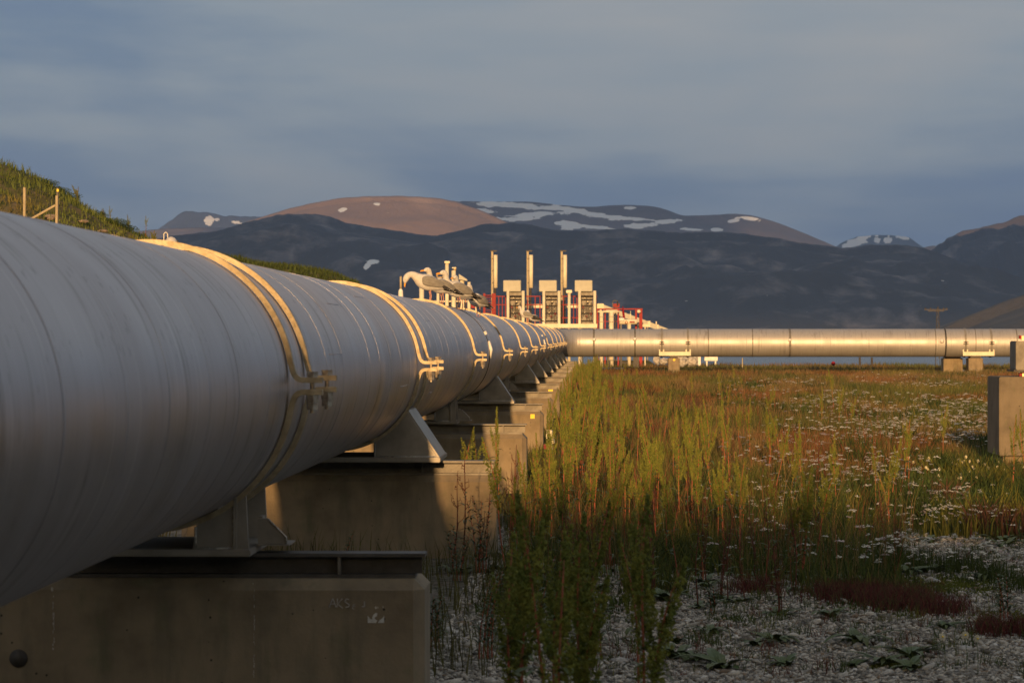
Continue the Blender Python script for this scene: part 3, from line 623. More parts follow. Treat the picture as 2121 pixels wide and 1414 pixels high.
# ================================================================ GULLS
def gull_mats():
    return dict(w=simple('white_plumage', (.56, .54, .5), (.46, .44, .4), 30, .8, 0, .3, 90), g=simple('grey_plumage', (.24, .225, .2), (.17, .16, .14), 22, .8, 0, .4, 60, (1, 1, 3)),
                k=simple('black_plumage', (.02, .02, .02), (.045, .04, .035), 30, .7), b=simple('yellow_bill', (.75, .36, .05), (.6, .24, .04), 40, .45),
                l=simple('pink_leg_skin', (.5, .25, .18), (.4, .2, .15), 50, .6), e=simple('pale_eye', (.5, .4, .1), (.02, .02, .02), 300, .2))
GM = gull_mats()
def loft(mb, rings, n=16):
    """rings: (x, y, z, half width, half height); closed smooth body along its spine in the x,z plane"""
    vs = []; P = [Vector(r[:3]) for r in rings]
    for i, r in enumerate(rings):
        t = (P[min(i+1, len(P)-1)]-P[max(0, i-1)]).normalized(); up = Vector((0, 1, 0)).cross(t).normalized()
        for k in range(n):
            a = 2*math.pi*k/n; q = P[i]+Vector((0, 1, 0))*r[3]*math.cos(a)+up*r[4]*math.sin(a); vs.append(q)
    L = len(rings)
    mb.add(vs, [(i*n+k, i*n+(k+1) % n, (i+1)*n+(k+1) % n, (i+1)*n+k) for i in range(L-1) for k in range(n)]+[tuple(range(n))[::-1], tuple(range((L-1)*n, L*n))])
def spl(pts, m=4):                        # Catmull-Rom through tuples
    out = []; n = len(pts)
    for i in range(n-1):
        p = [np.array(pts[max(0, min(n-1, i+d))], float) for d in (-1, 0, 1, 2)]
        for k in range(m):
            u = k/m; out.append(tuple(.5*(2*p[1]+(p[2]-p[0])*u+(2*p[0]-5*p[1]+4*p[2]-p[3])*u*u+(3*p[1]-p[0]-3*p[2]+p[3])*u**3)))
    out.append(tuple(pts[-1])); return out
def gull(loc, label, pose='up', yaw=0, s=1.0, back='g', legs=True):
    mb = MB()
    body = [(.215, 0, .165, .018, .006), (.18, 0, .172, .036, .02), (.12, 0, .19, .062, .055), (.045, 0, .218, .08, .085), (-.03, 0, .238, .085, .096), (-.1, 0, .262, .074, .084)]
    if pose == 'up':
        neck = [(-.142, 0, .305, .05, .055), (-.158, 0, .35, .036, .04), (-.166, 0, .39, .031, .034), (-.18, 0, .422, .033, .037), (-.205, 0, .43, .03, .031), (-.232, 0, .425, .018, .017), (-.242, 0, .423, .011, .011)]
        bill, bd, eye = (-.236, .423), Vector((-1, 0, -.12)), (-.205, .438)
    elif pose == 'down':
        neck = [(-.155, 0, .298, .05, .056), (-.2, 0, .325, .039, .042), (-.245, 0, .325, .034, .036), (-.277, 0, .297, .034, .038), (-.292, 0, .262, .03, .032), (-.297, 0, .235, .018, .018), (-.298, 0, .226, .011, .011)]
        bill, bd, eye = (-.297, .232), Vector((-.12, 0, -1)), (-.302, .27)
    else:
        body = [(x, y, z-.07, a, b) for x, y, z, a, b in body]
        neck = [(-.14, 0, .225, .05, .055), (-.155, 0, .262, .042, .044), (-.168, 0, .292, .036, .038), (-.185, 0, .31, .033, .034), (-.21, 0, .308, .028, .027), (-.23, 0, .302, .017, .016), (-.238, 0, .3, .011, .011)]
        bill, bd, eye = (-.232, .302), Vector((-1, 0, -.15)), (-.207, .318)
    loft(mb, spl(body+neck, 4), 18)
    mb.box(.15, .275, -.026, .026, .154 if pose != 'sit' else .096, .16 if pose != 'sit' else .102)
    o = mb.build('seagull', GM['w'], None, smooth=True)
    base = o.location.copy()
    me = o.data; me.transform(Matrix.Translation(base)); o.location = (0, 0, 0)
    dz = -.07 if pose == 'sit' else 0
    bd.normalize(); b0 = Vector((bill[0], 0, bill[1]))
    bk = MB(); side = Vector((0, 1, 0)); hook = b0+bd*.055+Vector((0, 0, -.006)) if abs(bd.z) < .5 else b0+bd*.055+Vector((.006, 0, 0))
    bk.tube([b0, b0+bd*.02, b0+bd*.042, hook], [.0115, .0105, .009, .003], 10); bk.build('beak', GM['b'], o, smooth=True, world=False)
    for sg in (1, -1):
        w = MB(); pts = [(-.115, .058, .262, .006, .012), (-.09, .068, .26, .014, .045), (-.03, .077, .25, .017, .062), (.05, .073, .234, .016, .055), (.11, .062, .212, .012, .042), (.15, .052, .197, .009, .026), (.175, .045, .187, .006, .014)]
        pts = [(x, y*sg, z+dz, a, b) for x, y, z, a, b in pts]; loft(w, spl(pts, 3), 12); wo_ = w.build('wing', GM[back], o, smooth=True, world=False)
        tp = MB(); tp.cur = 0
        for q in range(4):
            x0 = .13+.012*q; z0 = .2-.012*q+dz
            loft(tp, spl([(x0, .058*sg-.002*q*sg, z0, .005, .008), (x0+.06, .048*sg, z0-.018, .005, .011), (x0+.105+.014*q, .03*sg, z0-.04, .003, .004)], 3), 8)
        tob = tp.build('wing_tip', GM['k'], wo_, smooth=True, world=False)
        dt = MB()
        for q in range(4):
            for u in (.45, .95):
                c = Vector((.13+.012*q+(.105+.014*q)*u, (.058-.028*u)*sg+.004*sg, .2-.012*q+dz-.04*u)); dt.tube([c-Vector((.006, 0, 0)), c, c+Vector((.006, 0, 0))], [.001, .0052, .001], 6)
        dt.build('feather_spot', GM['w'], wo_, smooth=True, world=False)
        ey = MB(); ey.cyl((eye[0], sg*.0295, eye[1]), (eye[0], sg*.033, eye[1]), .0048, .003, 10); ey.build('eye', GM['e'], o, world=False)
        if legs and pose != 'sit':
            lg = MB(); y = .028*sg
            lg.tube([(.005, y, .19), (.008, y, .12), (.018, y, .075), (.005, y, .006)], [.011, .006, .0055, .0055], 8)
            lg.add([(.012, y, .0), (-.045, y-.022, .002), (-.052, y, .002), (-.045, y+.022, .002), (.0, y, .012)], [(0, 1, 2, 3), (0, 4, 1), (1, 4, 2), (2, 4, 3), (3, 4, 0)])
            lg.build('leg', GM['l'], o, smooth=False, world=False)
    o.scale = (s, s, s); o.location = loc; o.rotation_euler.z = yaw
    tag(o, label, 'seagull', 'seagulls on the pipeline'); return o
def on_pipe(px, Y):
    X = (px-VX)*Y/FPX; return Vector((X, Y, PZ+math.sqrt(max(.01, (R+.004)**2-(X-PX_)**2))))
gull(on_pipe(889, 39), 'leftmost gull of the group, bending its head down to the pipe', 'down', .3, 1.08)
gull(on_pipe(914, 41.5), 'gull whose upright head shows behind the back of the head-down gull', 'up', .5, 1.1)
gull(on_pipe(949, 43), 'gull with stretched neck and raised orange bill, right of the first two', 'up', .5, 1.2)
gull(on_pipe(960, 45), 'gull partly hidden behind the neck of the stretched gull', 'up', 1.0, 1.12)
gull(on_pipe(990, 46.5), 'rightmost gull of the near group, its dark wing tip against the red rail', 'up', .9, 1.08)
gull(on_pipe(1091, 88), 'distant pale grey-winged gull standing farther along the pipe', 'up', .15, 1.08)
gull(on_pipe(1107, 91), 'distant gull with blackish wings behind the pale one', 'up', .15, 1.05, 'k')
gg = gull(Vector((-2.85, 19.86, PZ+math.sqrt(R*R-.611**2))), 'gull whose white head alone peeps over the nearest clamp', 'up', 1.98, 1.2)

# ================================================================ THE PLANT BEHIND THE CORNER
D = 178
def bp_(mb, x0, x1, y0, y1, d=D, th=.3):
    a, b_ = at(x0, y1, d), at(x1, y0, d); mb.box(a.x, b_.x, d, d+th, a.z, b_.z); return mb
def cp_(mb, x0, x1, y0, y1, d=D, n=14):
    a, b_ = at((x0+x1)/2, y1, d), at((x0+x1)/2, y0, d); mb.cyl(a, b_, (x1-x0)/2*d/FPX, n=n); return mb
def hp_(mb, x0, x1, y, r, d=D):
    mb.cyl(at(x0, y, d), at(x1, y, d), r*d/FPX, n=10); return mb
GZ0 = VY+CZ*FPX/D                          # ground row at the plant
# exhaust stacks
def stack():
    rt = empty('exhaust_stack', (at(1024, 0, D+4).x, D+4, 0)); d = D+4
    bp_(MB(), 1017.4, 1021.6, 521, GZ0, d, .12).build('mast', M['wood'], rt)
    cp_(MB(), 1022.3, 1030.6, 528, 596, d).build('pipe', M['cream'], rt, smooth=True)
    cp_(MB(), 1023, 1027.6, 596.2, GZ0, d).build('lower_pipe', M['dark'], rt, smooth=True)
    m_ = MB(); bp_(m_, 1016, 1029, 518.5, 520.8, d, .25); m_.build('cap', M['dark'], rt)
    m_ = MB()
    for y in (535, 560, 585): bp_(m_, 1019, 1026, y, y+1.2, d-.05, .1)
    m_.build('bracket', M['dark'], rt); return rt
s0 = stack(); ls = ['left exhaust stack rising behind the red rails', 'middle and brightest exhaust stack behind the red rails', 'right exhaust stack, beside the capped cream column']
for k, dx in enumerate((0, 73.5, 144)):
    o = s0 if k == 0 else copy_tree(s0); o.location.x += dx*(D+4)/FPX if k else 0
    tag(o, ls[k], 'chimney', 'three exhaust stacks')
# cooler units
def unit():
    rt = empty('pump_unit', (at(1065, 0, D).x, D, 0))
    m_ = MB(); a, b_ = at(1042.5, 604, D), at(1079, 580.5, D); m_.box(a.x, b_.x, D-.25, D+1.2, a.z, b_.z); m_.build('hood', M['grey'], rt, bevel=.03)
    bp_(MB(), 1049, 1087, 604.2, 612, D+.05, .9).build('hood_shadow', M['steel'], rt)  # grey panel standing in for the shadow below the hood
    cp_(MB(), 1049.2, 1055.2, 602, GZ0, D-.3).build('column', M['cream'], rt, smooth=True)
    cp_(MB(), 1080.6, 1086.8, 602, GZ0, D-.3).build('column', M['cream'], rt, smooth=True)
    bp_(MB(), 1056, 1080, 613, 672, D+.75, .05).build('back_panel', M['steel'], rt)
    rr = random.Random(5); p = MB()
    for q in range(7): cp_(p, 1057+q*3.3, 1058.3+q*3.3, 616+rr.uniform(0, 20), 668-rr.uniform(0, 14), D+.3+.1*(q % 3), 8)
    for y in (620, 633, 648, 664): hp_(p, 1055, 1081, y, .9, D+.5)
    p.build('pipework', M['dark'], rt)
    g = MB()
    for x, y, r in ((1069.5, 624.5, 1.9), (1063.5, 617, 1.5), (1073, 630, 1.2), (1063, 647, 1.4), (1074, 640, 1.1)):
        c = at(x, y, D+.2); g.tube([c+Vector((0, -.03, 0)), c, c+Vector((0, .05, 0))], [r*.6*D/FPX, r*D/FPX, r*.8*D/FPX], 12)
    g.build('gauge', M['cream'], rt, smooth=True)
    v = MB()
    for x, y in ((1060, 636), (1067, 655), (1076, 650)):
        c = at(x, y, D+.22); v.tube([c+Vector((.05*math.cos(a), 0, .05*math.sin(a))) for a in np.linspace(0, 2*math.pi, 13)], .012, 6)
    v.build('handwheel', M['red'], rt)
    return rt
u0 = unit(); lu = ['left cream-legged pump unit with grey hood', 'middle cream-legged pump unit with grey hood', 'right cream-legged pump unit, beside the low red frame']
for k, dx in enumerate((0, 74.2, 148)):
    o = u0 if k == 0 else copy_tree(u0); o.location.x += dx*D/FPX if k else 0
    tag(o, lu[k], 'pump unit', 'three hooded pump units')
rt = empty('vent_column', (at(1179, 0, D).x, D-.3, 0), 'lone cream column with a square cap between two pump units', 'column')
cp_(MB(), 1176, 1182, 607, GZ0, D-.3).build('column', M['cream'], rt, smooth=True)
bp_(MB(), 1172.6, 1184.5, 600.5, 606.8, D-.45, .35).build('cap', M['cream'], rt, bevel=.02)
tag(bp_(MB(), 990, 1237, 670.5, 679, D-.6, .25).build('floor_beam', M['cream']), 'long cream beam under the feet of the pump units', 'beam')
# red railing
rt = empty('railing', (at(1110, 0, D+2).x, D+2, 0), 'tall dark red railing running behind the pump units', 'railing'); d = D+2
m_ = MB()
for y in (613.5, 631, 658): bp_(m_, 984, 1237, y-1, y+1, d, .05)
m_.build('rail', M['red'], rt)
for x in (1033, 1040.5, 1047, 1062, 1075, 1093, 1108.5, 1118.5, 1135, 1148, 1167, 1188, 1195, 1215, 1235.5): bp_(MB(), x-.9, x+.9, 614, 674, d-.03, .03).build('post', M['red'], rt)
rt = empty('ladder', (at(1012, 0, D+1.5).x, D+1.5, 0), 'red caged ladder with two thick uprights, left end of the railing', 'ladder'); d = D+1.5
bp_(MB(), 1018.6, 1026.8, 607.5, GZ0, d, .2).build('upright', M['red'], rt); bp_(MB(), 1000.6, 1005.2, 607.5, GZ0, d, .12).build('upright', M['red'], rt)
m_ = MB()
for y in np.arange(611, 680, 5.2): bp_(m_, 1005.4, 1018.4, y-.55, y+.55, d+.03, .03)
m_.build('rung', M['red'], rt)
rt = empty('duct', (at(1150, 0, D+7).x, D+7, 0), 'pale horizontal duct seen through the red rails', 'duct')
m_ = MB(); bp_(m_, 1086, 1228, 629.5, 637.5, D+7, .5); m_.build('duct_wall', M['cream'], rt)
for x in (1092, 1125, 1165, 1206): bp_(MB(), x-2, x+2, 638, GZ0, D+7.1, .2).build('leg', M['cream'], rt)
# valve station on the right: red frame, cream pipes
rt = empty('steel_gantry', (at(1283, 0, D).x, D, 0), 'low red steel frame right of the pump units', 'frame')
for x0, x1, y0 in ((1236, 1239.4, 640), (1252, 1254.8, 641), (1279, 1282.2, 641), (1315.4, 1319.2, 641), (1324, 1330.4, 641)): bp_(MB(), x0, x1, y0, GZ0, D+.3, .12).build('post', M['redlit'], rt)
m_ = MB(); bp_(m_, 1236, 1331, 638.6, 641, D+.28, .16); m_.build('rail', M['redlit'], rt)
m_ = MB(); bp_(m_, 1239.5, 1279, 664.6, 666.4, D+.28, .1); m_.build('rail', M['redlit'], rt)
m_ = MB(); m_.tube([at(1290, 634.5, D+.2), at(1291, 648, D+.2), at(1293, 662, D+.2)], [.02, .07, .06], 8); m_.build('post', M['red'], rt)
rt = empty('manifold', (at(1260, 0, D-.2).x, D-.2, 0), 'cream pipe manifold inside the low red frame', 'pipes'); d = D-.1
hp_(MB(), 1238, 1281.5, 645.3, 2.1, d).build('header', M['cream'], rt, smooth=True)
for x0, x1 in ((1241.6, 1249.6), (1261.6, 1271.2)):
    m_ = cp_(MB(), x0, x1, 646, GZ0, d); m_.build('riser', M['cream'], rt, smooth=True)
    f = MB(); 
    for y in (655, 665.5): cp_(f, x0-1, x1+1, y, y+1.6, d, 16)
    f.build('flange', M['grey'], rt)
cp_(MB(), 1273, 1276.5, 648, GZ0, d).build('riser', M['dark'], rt, smooth=True)
m_ = MB(); bp_(m_, 1236.6, 1250.8, 628.8, 639.8, D+1.5, .6); bx0 = m_.build('equipment_box', M['cream'], None, bevel=.02); tag(bx0, 'small cream box on a post above the low red frame', 'box')
tag(bp_(MB(), 1242, 1246, 640, GZ0, D+1.6, .15).build('box_post', M['cream'], bx0), None)
rt = empty('signal_lamp', (at(1276, 0, D+.5).x, D+.5, 0), 'bright red box with a black lever, on top of the low red frame', 'box'); d = D+.5
bp_(MB(), 1269.8, 1283.4, 628.6, 636.6, d, .3).build('case', M['red'], rt, bevel=.02)
bp_(MB(), 1277.6, 1280.6, 624.2, 632.5, d-.08, .06).build('lever', M['black'], rt)
m_ = MB(); m_.tube([at(1269.2, 638, d), at(1269.2, 624, d), at(1271, 622.6, d), at(1277, 622.6, d), at(1279, 624, d)], .022, 6); m_.build('bracket', M['steel'], rt)
bp_(MB(), 1273, 1280, 636.8, 638.5, d, .2).build('foot', M['dark'], rt)
rt = empty('actuator_valve', (at(1300, 0, D-.5).x, D-.5, 0), 'bright cream valve actuator with round dark wheel, front of the red frame', 'valve'); d = D-.5
hp_(MB(), 1283, 1319, 666.3, 5.6, d).build('body', M['cream'], rt, smooth=True)
m_ = MB(); m_.cyl(at(1282.5, 662, d-.1), at(1293, 662, d-.1), .12, n=14); m_.build('cylinder', M['white'], rt, smooth=True)
c = at(1297.3, 667.3, d-.2); MB().tube([c+Vector((.07*math.cos(a), 0, .07*math.sin(a))) for a in np.linspace(0, 2*math.pi, 17)], .018, 6).build('handwheel', M['redlit'], rt)
bp_(MB(), 1304, 1314.6, 665.4, 668, d-.2, .03).build('slot', M['redlit'], rt)
cp_(MB(), 1304, 1307, 650, 662, d).build('stem', M['cream'], rt, smooth=True); cp_(MB(), 1305, 1307, 644, 650, d).build('indicator', M['grey'], rt, smooth=True)
cp_(MB(), 1300, 1307, 671, GZ0, d).build('leg', M['cream'], rt, smooth=True)
m_ = MB(); c = at(1323.4, 645, D+.1); m_.tube([c+Vector((-.11, 0, 0)), c+Vector((-.08, 0, 0)), c+Vector((.05, 0, 0)), c+Vector((.1, 0, 0))], [.05, .1, .1, .04], 14); tag(m_.build('cream_sphere', M['cream'], None, smooth=True), 'small round cream lamp at the top right corner of the red frame', 'lamp')  # plain cream sphere, gives no light
# sloping pipe bridge going down to the right
rt = empty('sloping_gangway', (at(1310, 0, D+6).x, D+6, 0), 'grey-brown gangway sloping down to the right behind the red frame', 'gangway'); d = D+6
m_ = MB(); a, b_ = at(1248, 630, d), at(1384, 681, d); m_.prism([(a.x, a.z), (b_.x, b_.z), (b_.x, b_.z-.32), (a.x, a.z-.32)], d, d+1); m_.build('deck', M['grey'], rt)
for x in (1262, 1286, 1300, 1322, 1341): 
    z = 630+(x-1248)*51/136; bp_(MB(), x-1.3, x+1.3, z+10, GZ0, d+.1, .15).build('leg', M['steel'], rt)
m_ = MB(); bp_(m_, 1331, 1346.5, 671.2, 677, D+1, .3); bp_(m_, 1341.5, 1346.8, 664.5, 671, D+1, .3); bp_(m_, 1335, 1337, 677, GZ0, D+1.05, .1); tag(m_.build('pipe_stub', M['cream']), 'bent cream pipe end low at the right of the red frame', 'pipe')
m_ = MB(); cp_(m_, 1357.8, 1360.6, 665.6, 672, D+2); cp_(m_, 1359.6, 1364.6, 672, GZ0, D+2); tag(m_.build('vent_post', M['cream']), 'small pale vent post at the foot of the sloping gangway', 'post')
# valve tower left, behind the gulls
rt = empty('valve_station', (at(925, 0, D).x, D, 0), 'cluster of cream pipes and valves rising behind the gulls', 'pipes')
for x0, x1, y0 in ((868, 878, 590), (904, 910, 606), (921.8, 929.4, 545), (935, 944, 560), (952.4, 961.6, 574), (968, 974.6, 584), (984, 988, 622)):
    cp_(MB(), x0, x1, y0, GZ0, D).build('riser', M['cream'], rt, smooth=True)
bp_(MB(), 920.5, 931.2, 540.6, 544.8, D-.2, .4).build('cap', M['cream'], rt, bevel=.01)
cp_(MB(), 939, 945, 553, 560, D).build('valve', M['brass'], rt, smooth=True); bp_(MB(), 936, 944.5, 553.5, 555.5, D-.1, .1).build('valve', M['cream'], rt)
m_ = MB(); c = at(912, 571, D-.2); m_.tube([c+Vector((.22*math.cos(a), .03*math.sin(3*a), .1*math.sin(a))) for a in np.linspace(0, 2*math.pi, 17)], .035, 6); m_.build('handwheel', M['brass'], rt)
cp_(MB(), 909, 915, 573, 606, D-.1).build('valve', M['cream'], rt, smooth=True)
m_ = MB(); a, b_, c_ = at(951, 567.5, D), at(968, 579, D), at(968, 582, D); m_.prism([(a.x, a.z), (b_.x, b_.z), (c_.x, c_.z), (a.x, c_.z+.1)][::-1], D-.4, D+.4); m_.build('hood', M['grey'], rt)
m_ = MB(); hp_(m_, 870, 984, 624, 1.6, D+.2); m_.build('header', M['cream'], rt, smooth=True); m_ = MB(); hp_(m_, 906, 975, 600, 1.4, D+.3); m_.build('header', M['grey'], rt, smooth=True)
for x in (914, 931, 947, 964): bp_(MB(), x-1.2, x+1.2, 606, GZ0, D+.8, .08).build('bracket', M['dark'], rt)
bp_(MB(), 975, 986, 629.5, 638, D+.5, .3).build('box', M['redlit'], rt)
rt = empty('marker_post', (at(829.6, 0, 120).x, 120, 0), 'short yellowish post with a white bulbous base left of the gulls', 'post')
cp_(MB(), 827.4, 832, 572, 600, 120).build('post', M['wood'], rt, smooth=True)
m_ = MB(); m_.tube([at(829.6, 598, 120), at(829.6, 602, 120), at(829.6, 612, 120), (at(829.6, 0, 120).x, 120, -.1)], [.045, .09, .1, .1], 12); m_.build('sleeve', M['white'], rt, smooth=True)

# ---- things seen under the far pipe
gz = lambda y: y
rt = empty('steel_trestle', (at(1275, 0, 171).x, 171, 0), 'dark red trestle standing under the corner of the pipe on a pale sill', 'trestle'); d = 171
for x0, x1 in ((1231, 1238.6), (1257, 1260.4), (1284.6, 1288.2), (1311.6, 1323)): bp_(MB(), x0, x1, 714, 766, d, .2).build('leg', M['dark'], rt)
m_ = MB(); bp_(m_, 1260.5, 1284.5, 745.4, 746.8, d+.05, .08); m_.build('crossbar', M['dark'], rt)
bp_(MB(), 1227, 1292, 761.2, 764.6, 160, .3).build('sill', M['cream'], rt)
def rockm(name, x, y, d, rx, rz, mat, label, group=None, cat='boulder'):
    bm = bmesh.new(); bmesh.ops.create_icosphere(bm, subdivisions=3, radius=1); sd_ = random.random()*90
    for v in bm.verts:
        n = mn.fractal(v.co*1.7+Vector((sd_, 0, 0)), 1, 2, 4); v.co = Vector((v.co.x*rx, v.co.y*rx*.7, v.co.z*rz))*(1+.28*n)
    me = bpy.data.meshes.new(name); bm.to_mesh(me); bm.free(); me.materials.append(mat)
    o = bpy.data.objects.new(name, me); COL.objects.link(o); o.location = at(x, y, d); return tag(o, label, cat, group)
M['pale'] = simple('pale_rock', (.5, .47, .43), (.2, .19, .17), 6, .9, 0, .8, 8)
rockm('boulder', 1412, 748, 176, .35, .34, M['pale'], 'pale speckled boulder just right of the narrow pipe block', 'pale boulders beyond the far pipe')
rockm('boulder', 1432, 747, 177, .42, .36, M['pale'], 'larger pale boulder behind, two right of the narrow pipe block', 'pale boulders beyond the far pipe')
rockm('boulder', 1360, 744, 176, .2, .27, M['pale'], 'small pale boulder left of the narrow pipe block', 'pale boulders beyond the far pipe')
rockm('boulder', 1374, 748, 178, .3, .2, M['pale'], 'low flat pale boulder touching the narrow pipe block on its left', 'pale boulders beyond the far pipe')
m_ = MB(); bp_(m_, 1444.5, 1451, 728, 757, 178, .2); tag(m_.build('white_post', M['white'], bevel=.02), 'short white post beyond the far pipe, right of the boulders', 'post')
m_ = MB(); bp_(m_, 1459, 1486, 730, 747, 182, .6); bp_(m_, 1462, 1465, 747, 762, 182.1, .1); bp_(m_, 1480, 1483, 747, 762, 182.1, .1); tag(m_.build('storage_box', M['white'], bevel=.02), 'pale box on two legs beyond the far pipe', 'box')
def mound(x0, x1, y, d, lab):
    a, b_ = at(x0, y, d), at(x1, y, d); X = np.linspace(a.x-1, b_.x+1, 40); Y_ = np.linspace(d-2, d+3, 12); gx, gy = np.meshgrid(X, Y_)
    gz_ = (a.z)*sst(a.x-1, a.x+.4, gx)*(1-sst(b_.x-.4, b_.x+1, gx))*(1-((gy-d-.5)/2.6)**2).clip(0)*(1+.2*(fbm(gx*2, gy*2, 3, 7)-.5))-.2
    i = (np.arange(11)[:, None]*40+np.arange(39)[None]).ravel(); tag(sheet('mound', np.c_[gx.ravel(), gy.ravel(), gz_.ravel()], [np.c_[i, i+1, i+41, i+40]], M['turf'], smooth=True), lab, kind='structure')
mound(1226, 1352, 739, 183, None); mound(1466, 1520, 748, 181, None)
rt = empty('mast', (at(1940, 0, 185).x, 185, 0), 'lattice mast with a wide cross arm beyond the right half of the far pipe', 'mast'); d = 185
for x0, x1 in ((1934.5, 1938), (1944.5, 1941.5)):
    for dy in (0, .3): MB().tube([at(x0, 771, d+dy), at(x1, 640, d+dy)], .022, 5).build('leg', M['beam'], rt)
m_ = MB()
for k in range(11):
    y0, y1 = 760-11*k, 749-11*k; w0, w1 = 4.6-k*.28, 4.6-(k+1)*.28; s_ = 1 if k % 2 else -1
    m_.tube([at(1939.7-s_*w0, y0, d), at(1939.7+s_*w1, y1, d)], .012, 4)
m_.build('bracing', M['beam'], rt)
m_ = MB(); bp_(m_, 1912, 1960, 640.5, 642, d, .15); bp_(m_, 1920, 1953, 643.5, 645, d, .1); m_.build('cross_arm', M['beam'], rt)
for x in (1914, 1925, 1940, 1952, 1958): cp_(MB(), x-1.2, x+1.2, 635 if x == 1940 else 637.5, 640.4, d, 8).build('insulator', M['beam'], rt)
c = at(1724.6, 752.5, 166); bm = bmesh.new(); bmesh.ops.create_uvsphere(bm, u_segments=18, v_segments=12, radius=.115); me = bpy.data.meshes.new('ball'); bm.to_mesh(me); bm.free()
me.polygons.foreach_set('use_smooth', [True]*len(me.polygons)); me.materials.append(M['redlit']); o = bpy.data.objects.new('float_ball', me); COL.objects.link(o); o.location = c
tag(o, 'small red ball in the grass under the far pipe', 'float'); MB().cyl((c.x, c.y, c.z-.1), (c.x, c.y, -.1), .02, n=6).build('stake', M['wood'], o); o.children[0].location = (0, 0, 0)
for x, y0, l in ((1537, 741, 'thin post under the far pipe, right of the pale box'), (1779, 739, 'left of two thicker dark posts under the far pipe'), (1804, 740, 'right of two thicker dark posts under the far pipe')):
    m_ = MB(); p = at(x, y0, 172); q = Vector((p.x+.02, 172, -.1)); m_.tube([q, p], .03 if x < 1600 else .06, 8); tag(m_.build('post', M['wood'] if x < 1600 else M['dark']), l, 'post')

# ---- block and cabinet at the right edge
rt = empty('valve_block', (at(2100, 0, 43).x, 43, 0), 'tall grey concrete block on a narrower foot at the right edge', 'concrete block')
a, b_ = at(2066, 943, 43), at(2200, 780, 43); MB().box(a.x, b_.x, 43, 44.3, a.z, b_.z).build('block', M['concrete_grey'], rt, bevel=.012)
a = at(2072, 1000, 43.2); MB().box(a.x, b_.x-.05, 43.12, 44.2, -.2, at(0, 944, 43).z+.004).build('foot', M['concrete'], rt)
ct = empty('steel_cabinet', (at(2130, 0, 43.4).x, 43.4, b_.z), 'dark steel cabinet with red fittings on top of the right-edge block', 'cabinet')
a, b_ = at(2100.5, 766, 43.35), at(2160, 706, 43.35); MB().box(a.x, b_.x, 43.35, 44, a.z, b_.z).build('case', M['steel'], ct, bevel=.012)
a = at(2096, 769, 43.3); MB().box(a.x, b_.x+.03, 43.3, 44.05, a.z, b_.z-.41).build('flange', M['dark'], ct)
for x0, x1, y0, y1, mm in ((2107.6, 2111.6, 694.5, 701.5, 'redlit'), (2112, 2120, 696, 704, 'brass'), (2120.2, 2127, 690, 705.8, 'dark'), (2107.6, 2112.6, 772, 779, 'redlit'), (2113.5, 2119, 771, 779.4, 'brass'), (2119.5, 2128, 769.8, 780, 'dark'), (2131, 2136, 769.8, 780, 'dark')):
    a, b_ = at(x0, y1, 43.5), at(x1, y0, 43.5); MB().box(a.x, b_.x, 43.5, 43.6, a.z, b_.z).build('fitting', M[mm], ct)

# ---- posts on the bank
rt = empty('fence', (at(80, 0, 70).x, 70, hillh(-13, 70)-.2), 'pale timber posts with a slanting brace on the grassy bank', 'fence')
w = .033
for x, x2, y0 in ((45.5, 44, 387), (113, 111, 404)):
    p, q = at(x, y0, 70), at(x2, 556, 70); MB().tube([(q.x, 70, float(hillh(q.x, 70))-.4), p], w, 8).build('post', M['wood'], rt)
p, q = at(110, 424, 70), at(48, 459, 70); MB().tube([q, p], .028, 8).build('brace', M['wood'], rt)
p = at(114.5, 388, 70.06); MB().tube([(p.x, 70.07, 2.9), p], .03, 8).build('conduit', M['steel'], rt)
c = at(115, 393, 70); MB().box(c.x-.022, c.x+.022, 69.99, 70.02, c.z-.03, c.z+.03).build('yellow_sticker', M['yellow'], rt)
rt = empty('frame_post', (at(339, 0, 98).x, 98, float(hillh(at(339, 0, 98).x, 98))-.3), 'small white hooped post at the foot of the grassy bank', 'post')
m_ = MB(); z0 = float(hillh(at(339, 0, 98).x, 98))-.5; a, b_ = at(336.5, 480.5, 98), at(344.5, 480.5, 98); m_.tube([(a.x, 98, z0), (a.x, 98, a.z-.05), a+Vector((.05, 0, 0)), b_-Vector((.05, 0, 0)), (b_.x, 98, b_.z-.05), (b_.x, 98, z0)], .018, 6); m_.build('hoop', M['white'], rt, smooth=True)
# ---- crumpled carton in the weeds
ca = empty('carton', at(1137, 936, 36), 'crumpled white carton with a dark red patch, caught in the weeds by the supports', 'litter')
P = lambda x, y, dy=0: at(1080+x/11.783, 840+y/11.783, 36+dy)
m_ = MB(); fr = [P(625, 590), P(740, 600, .02), P(765, 760), P(800, 905, -.01), P(745, 930, .02), P(750, 1060), P(735, 1190, .03), P(640, 1120), P(620, 930, -.02), P(600, 750)]
bk = [v+Vector((.01, .05, 0)) for v in fr]; n = len(fr); m_.add(fr+bk, [tuple(range(n)), tuple(range(n, 2*n))[::-1]]+[(i, (i+1) % n, n+(i+1) % n, n+i) for i in range(n)]); m_.build('card', M['cream'], ca)
m_ = MB(); fr = [P(542, 938, -.01), P(622, 936, -.01), P(616, 1058, -.01), P(545, 1052, -.01)]; m_.add(fr+[v+Vector((0, .04, 0)) for v in fr], [(0, 1, 2, 3), (7, 6, 5, 4)]+[(i, (i+1) % 4, 4+(i+1) % 4, 4+i) for i in range(4)]); m_.build('flap', simple('dull_red_print', (.2, .03, .02), (.15, .02, .02), 20), ca)
m_ = MB()
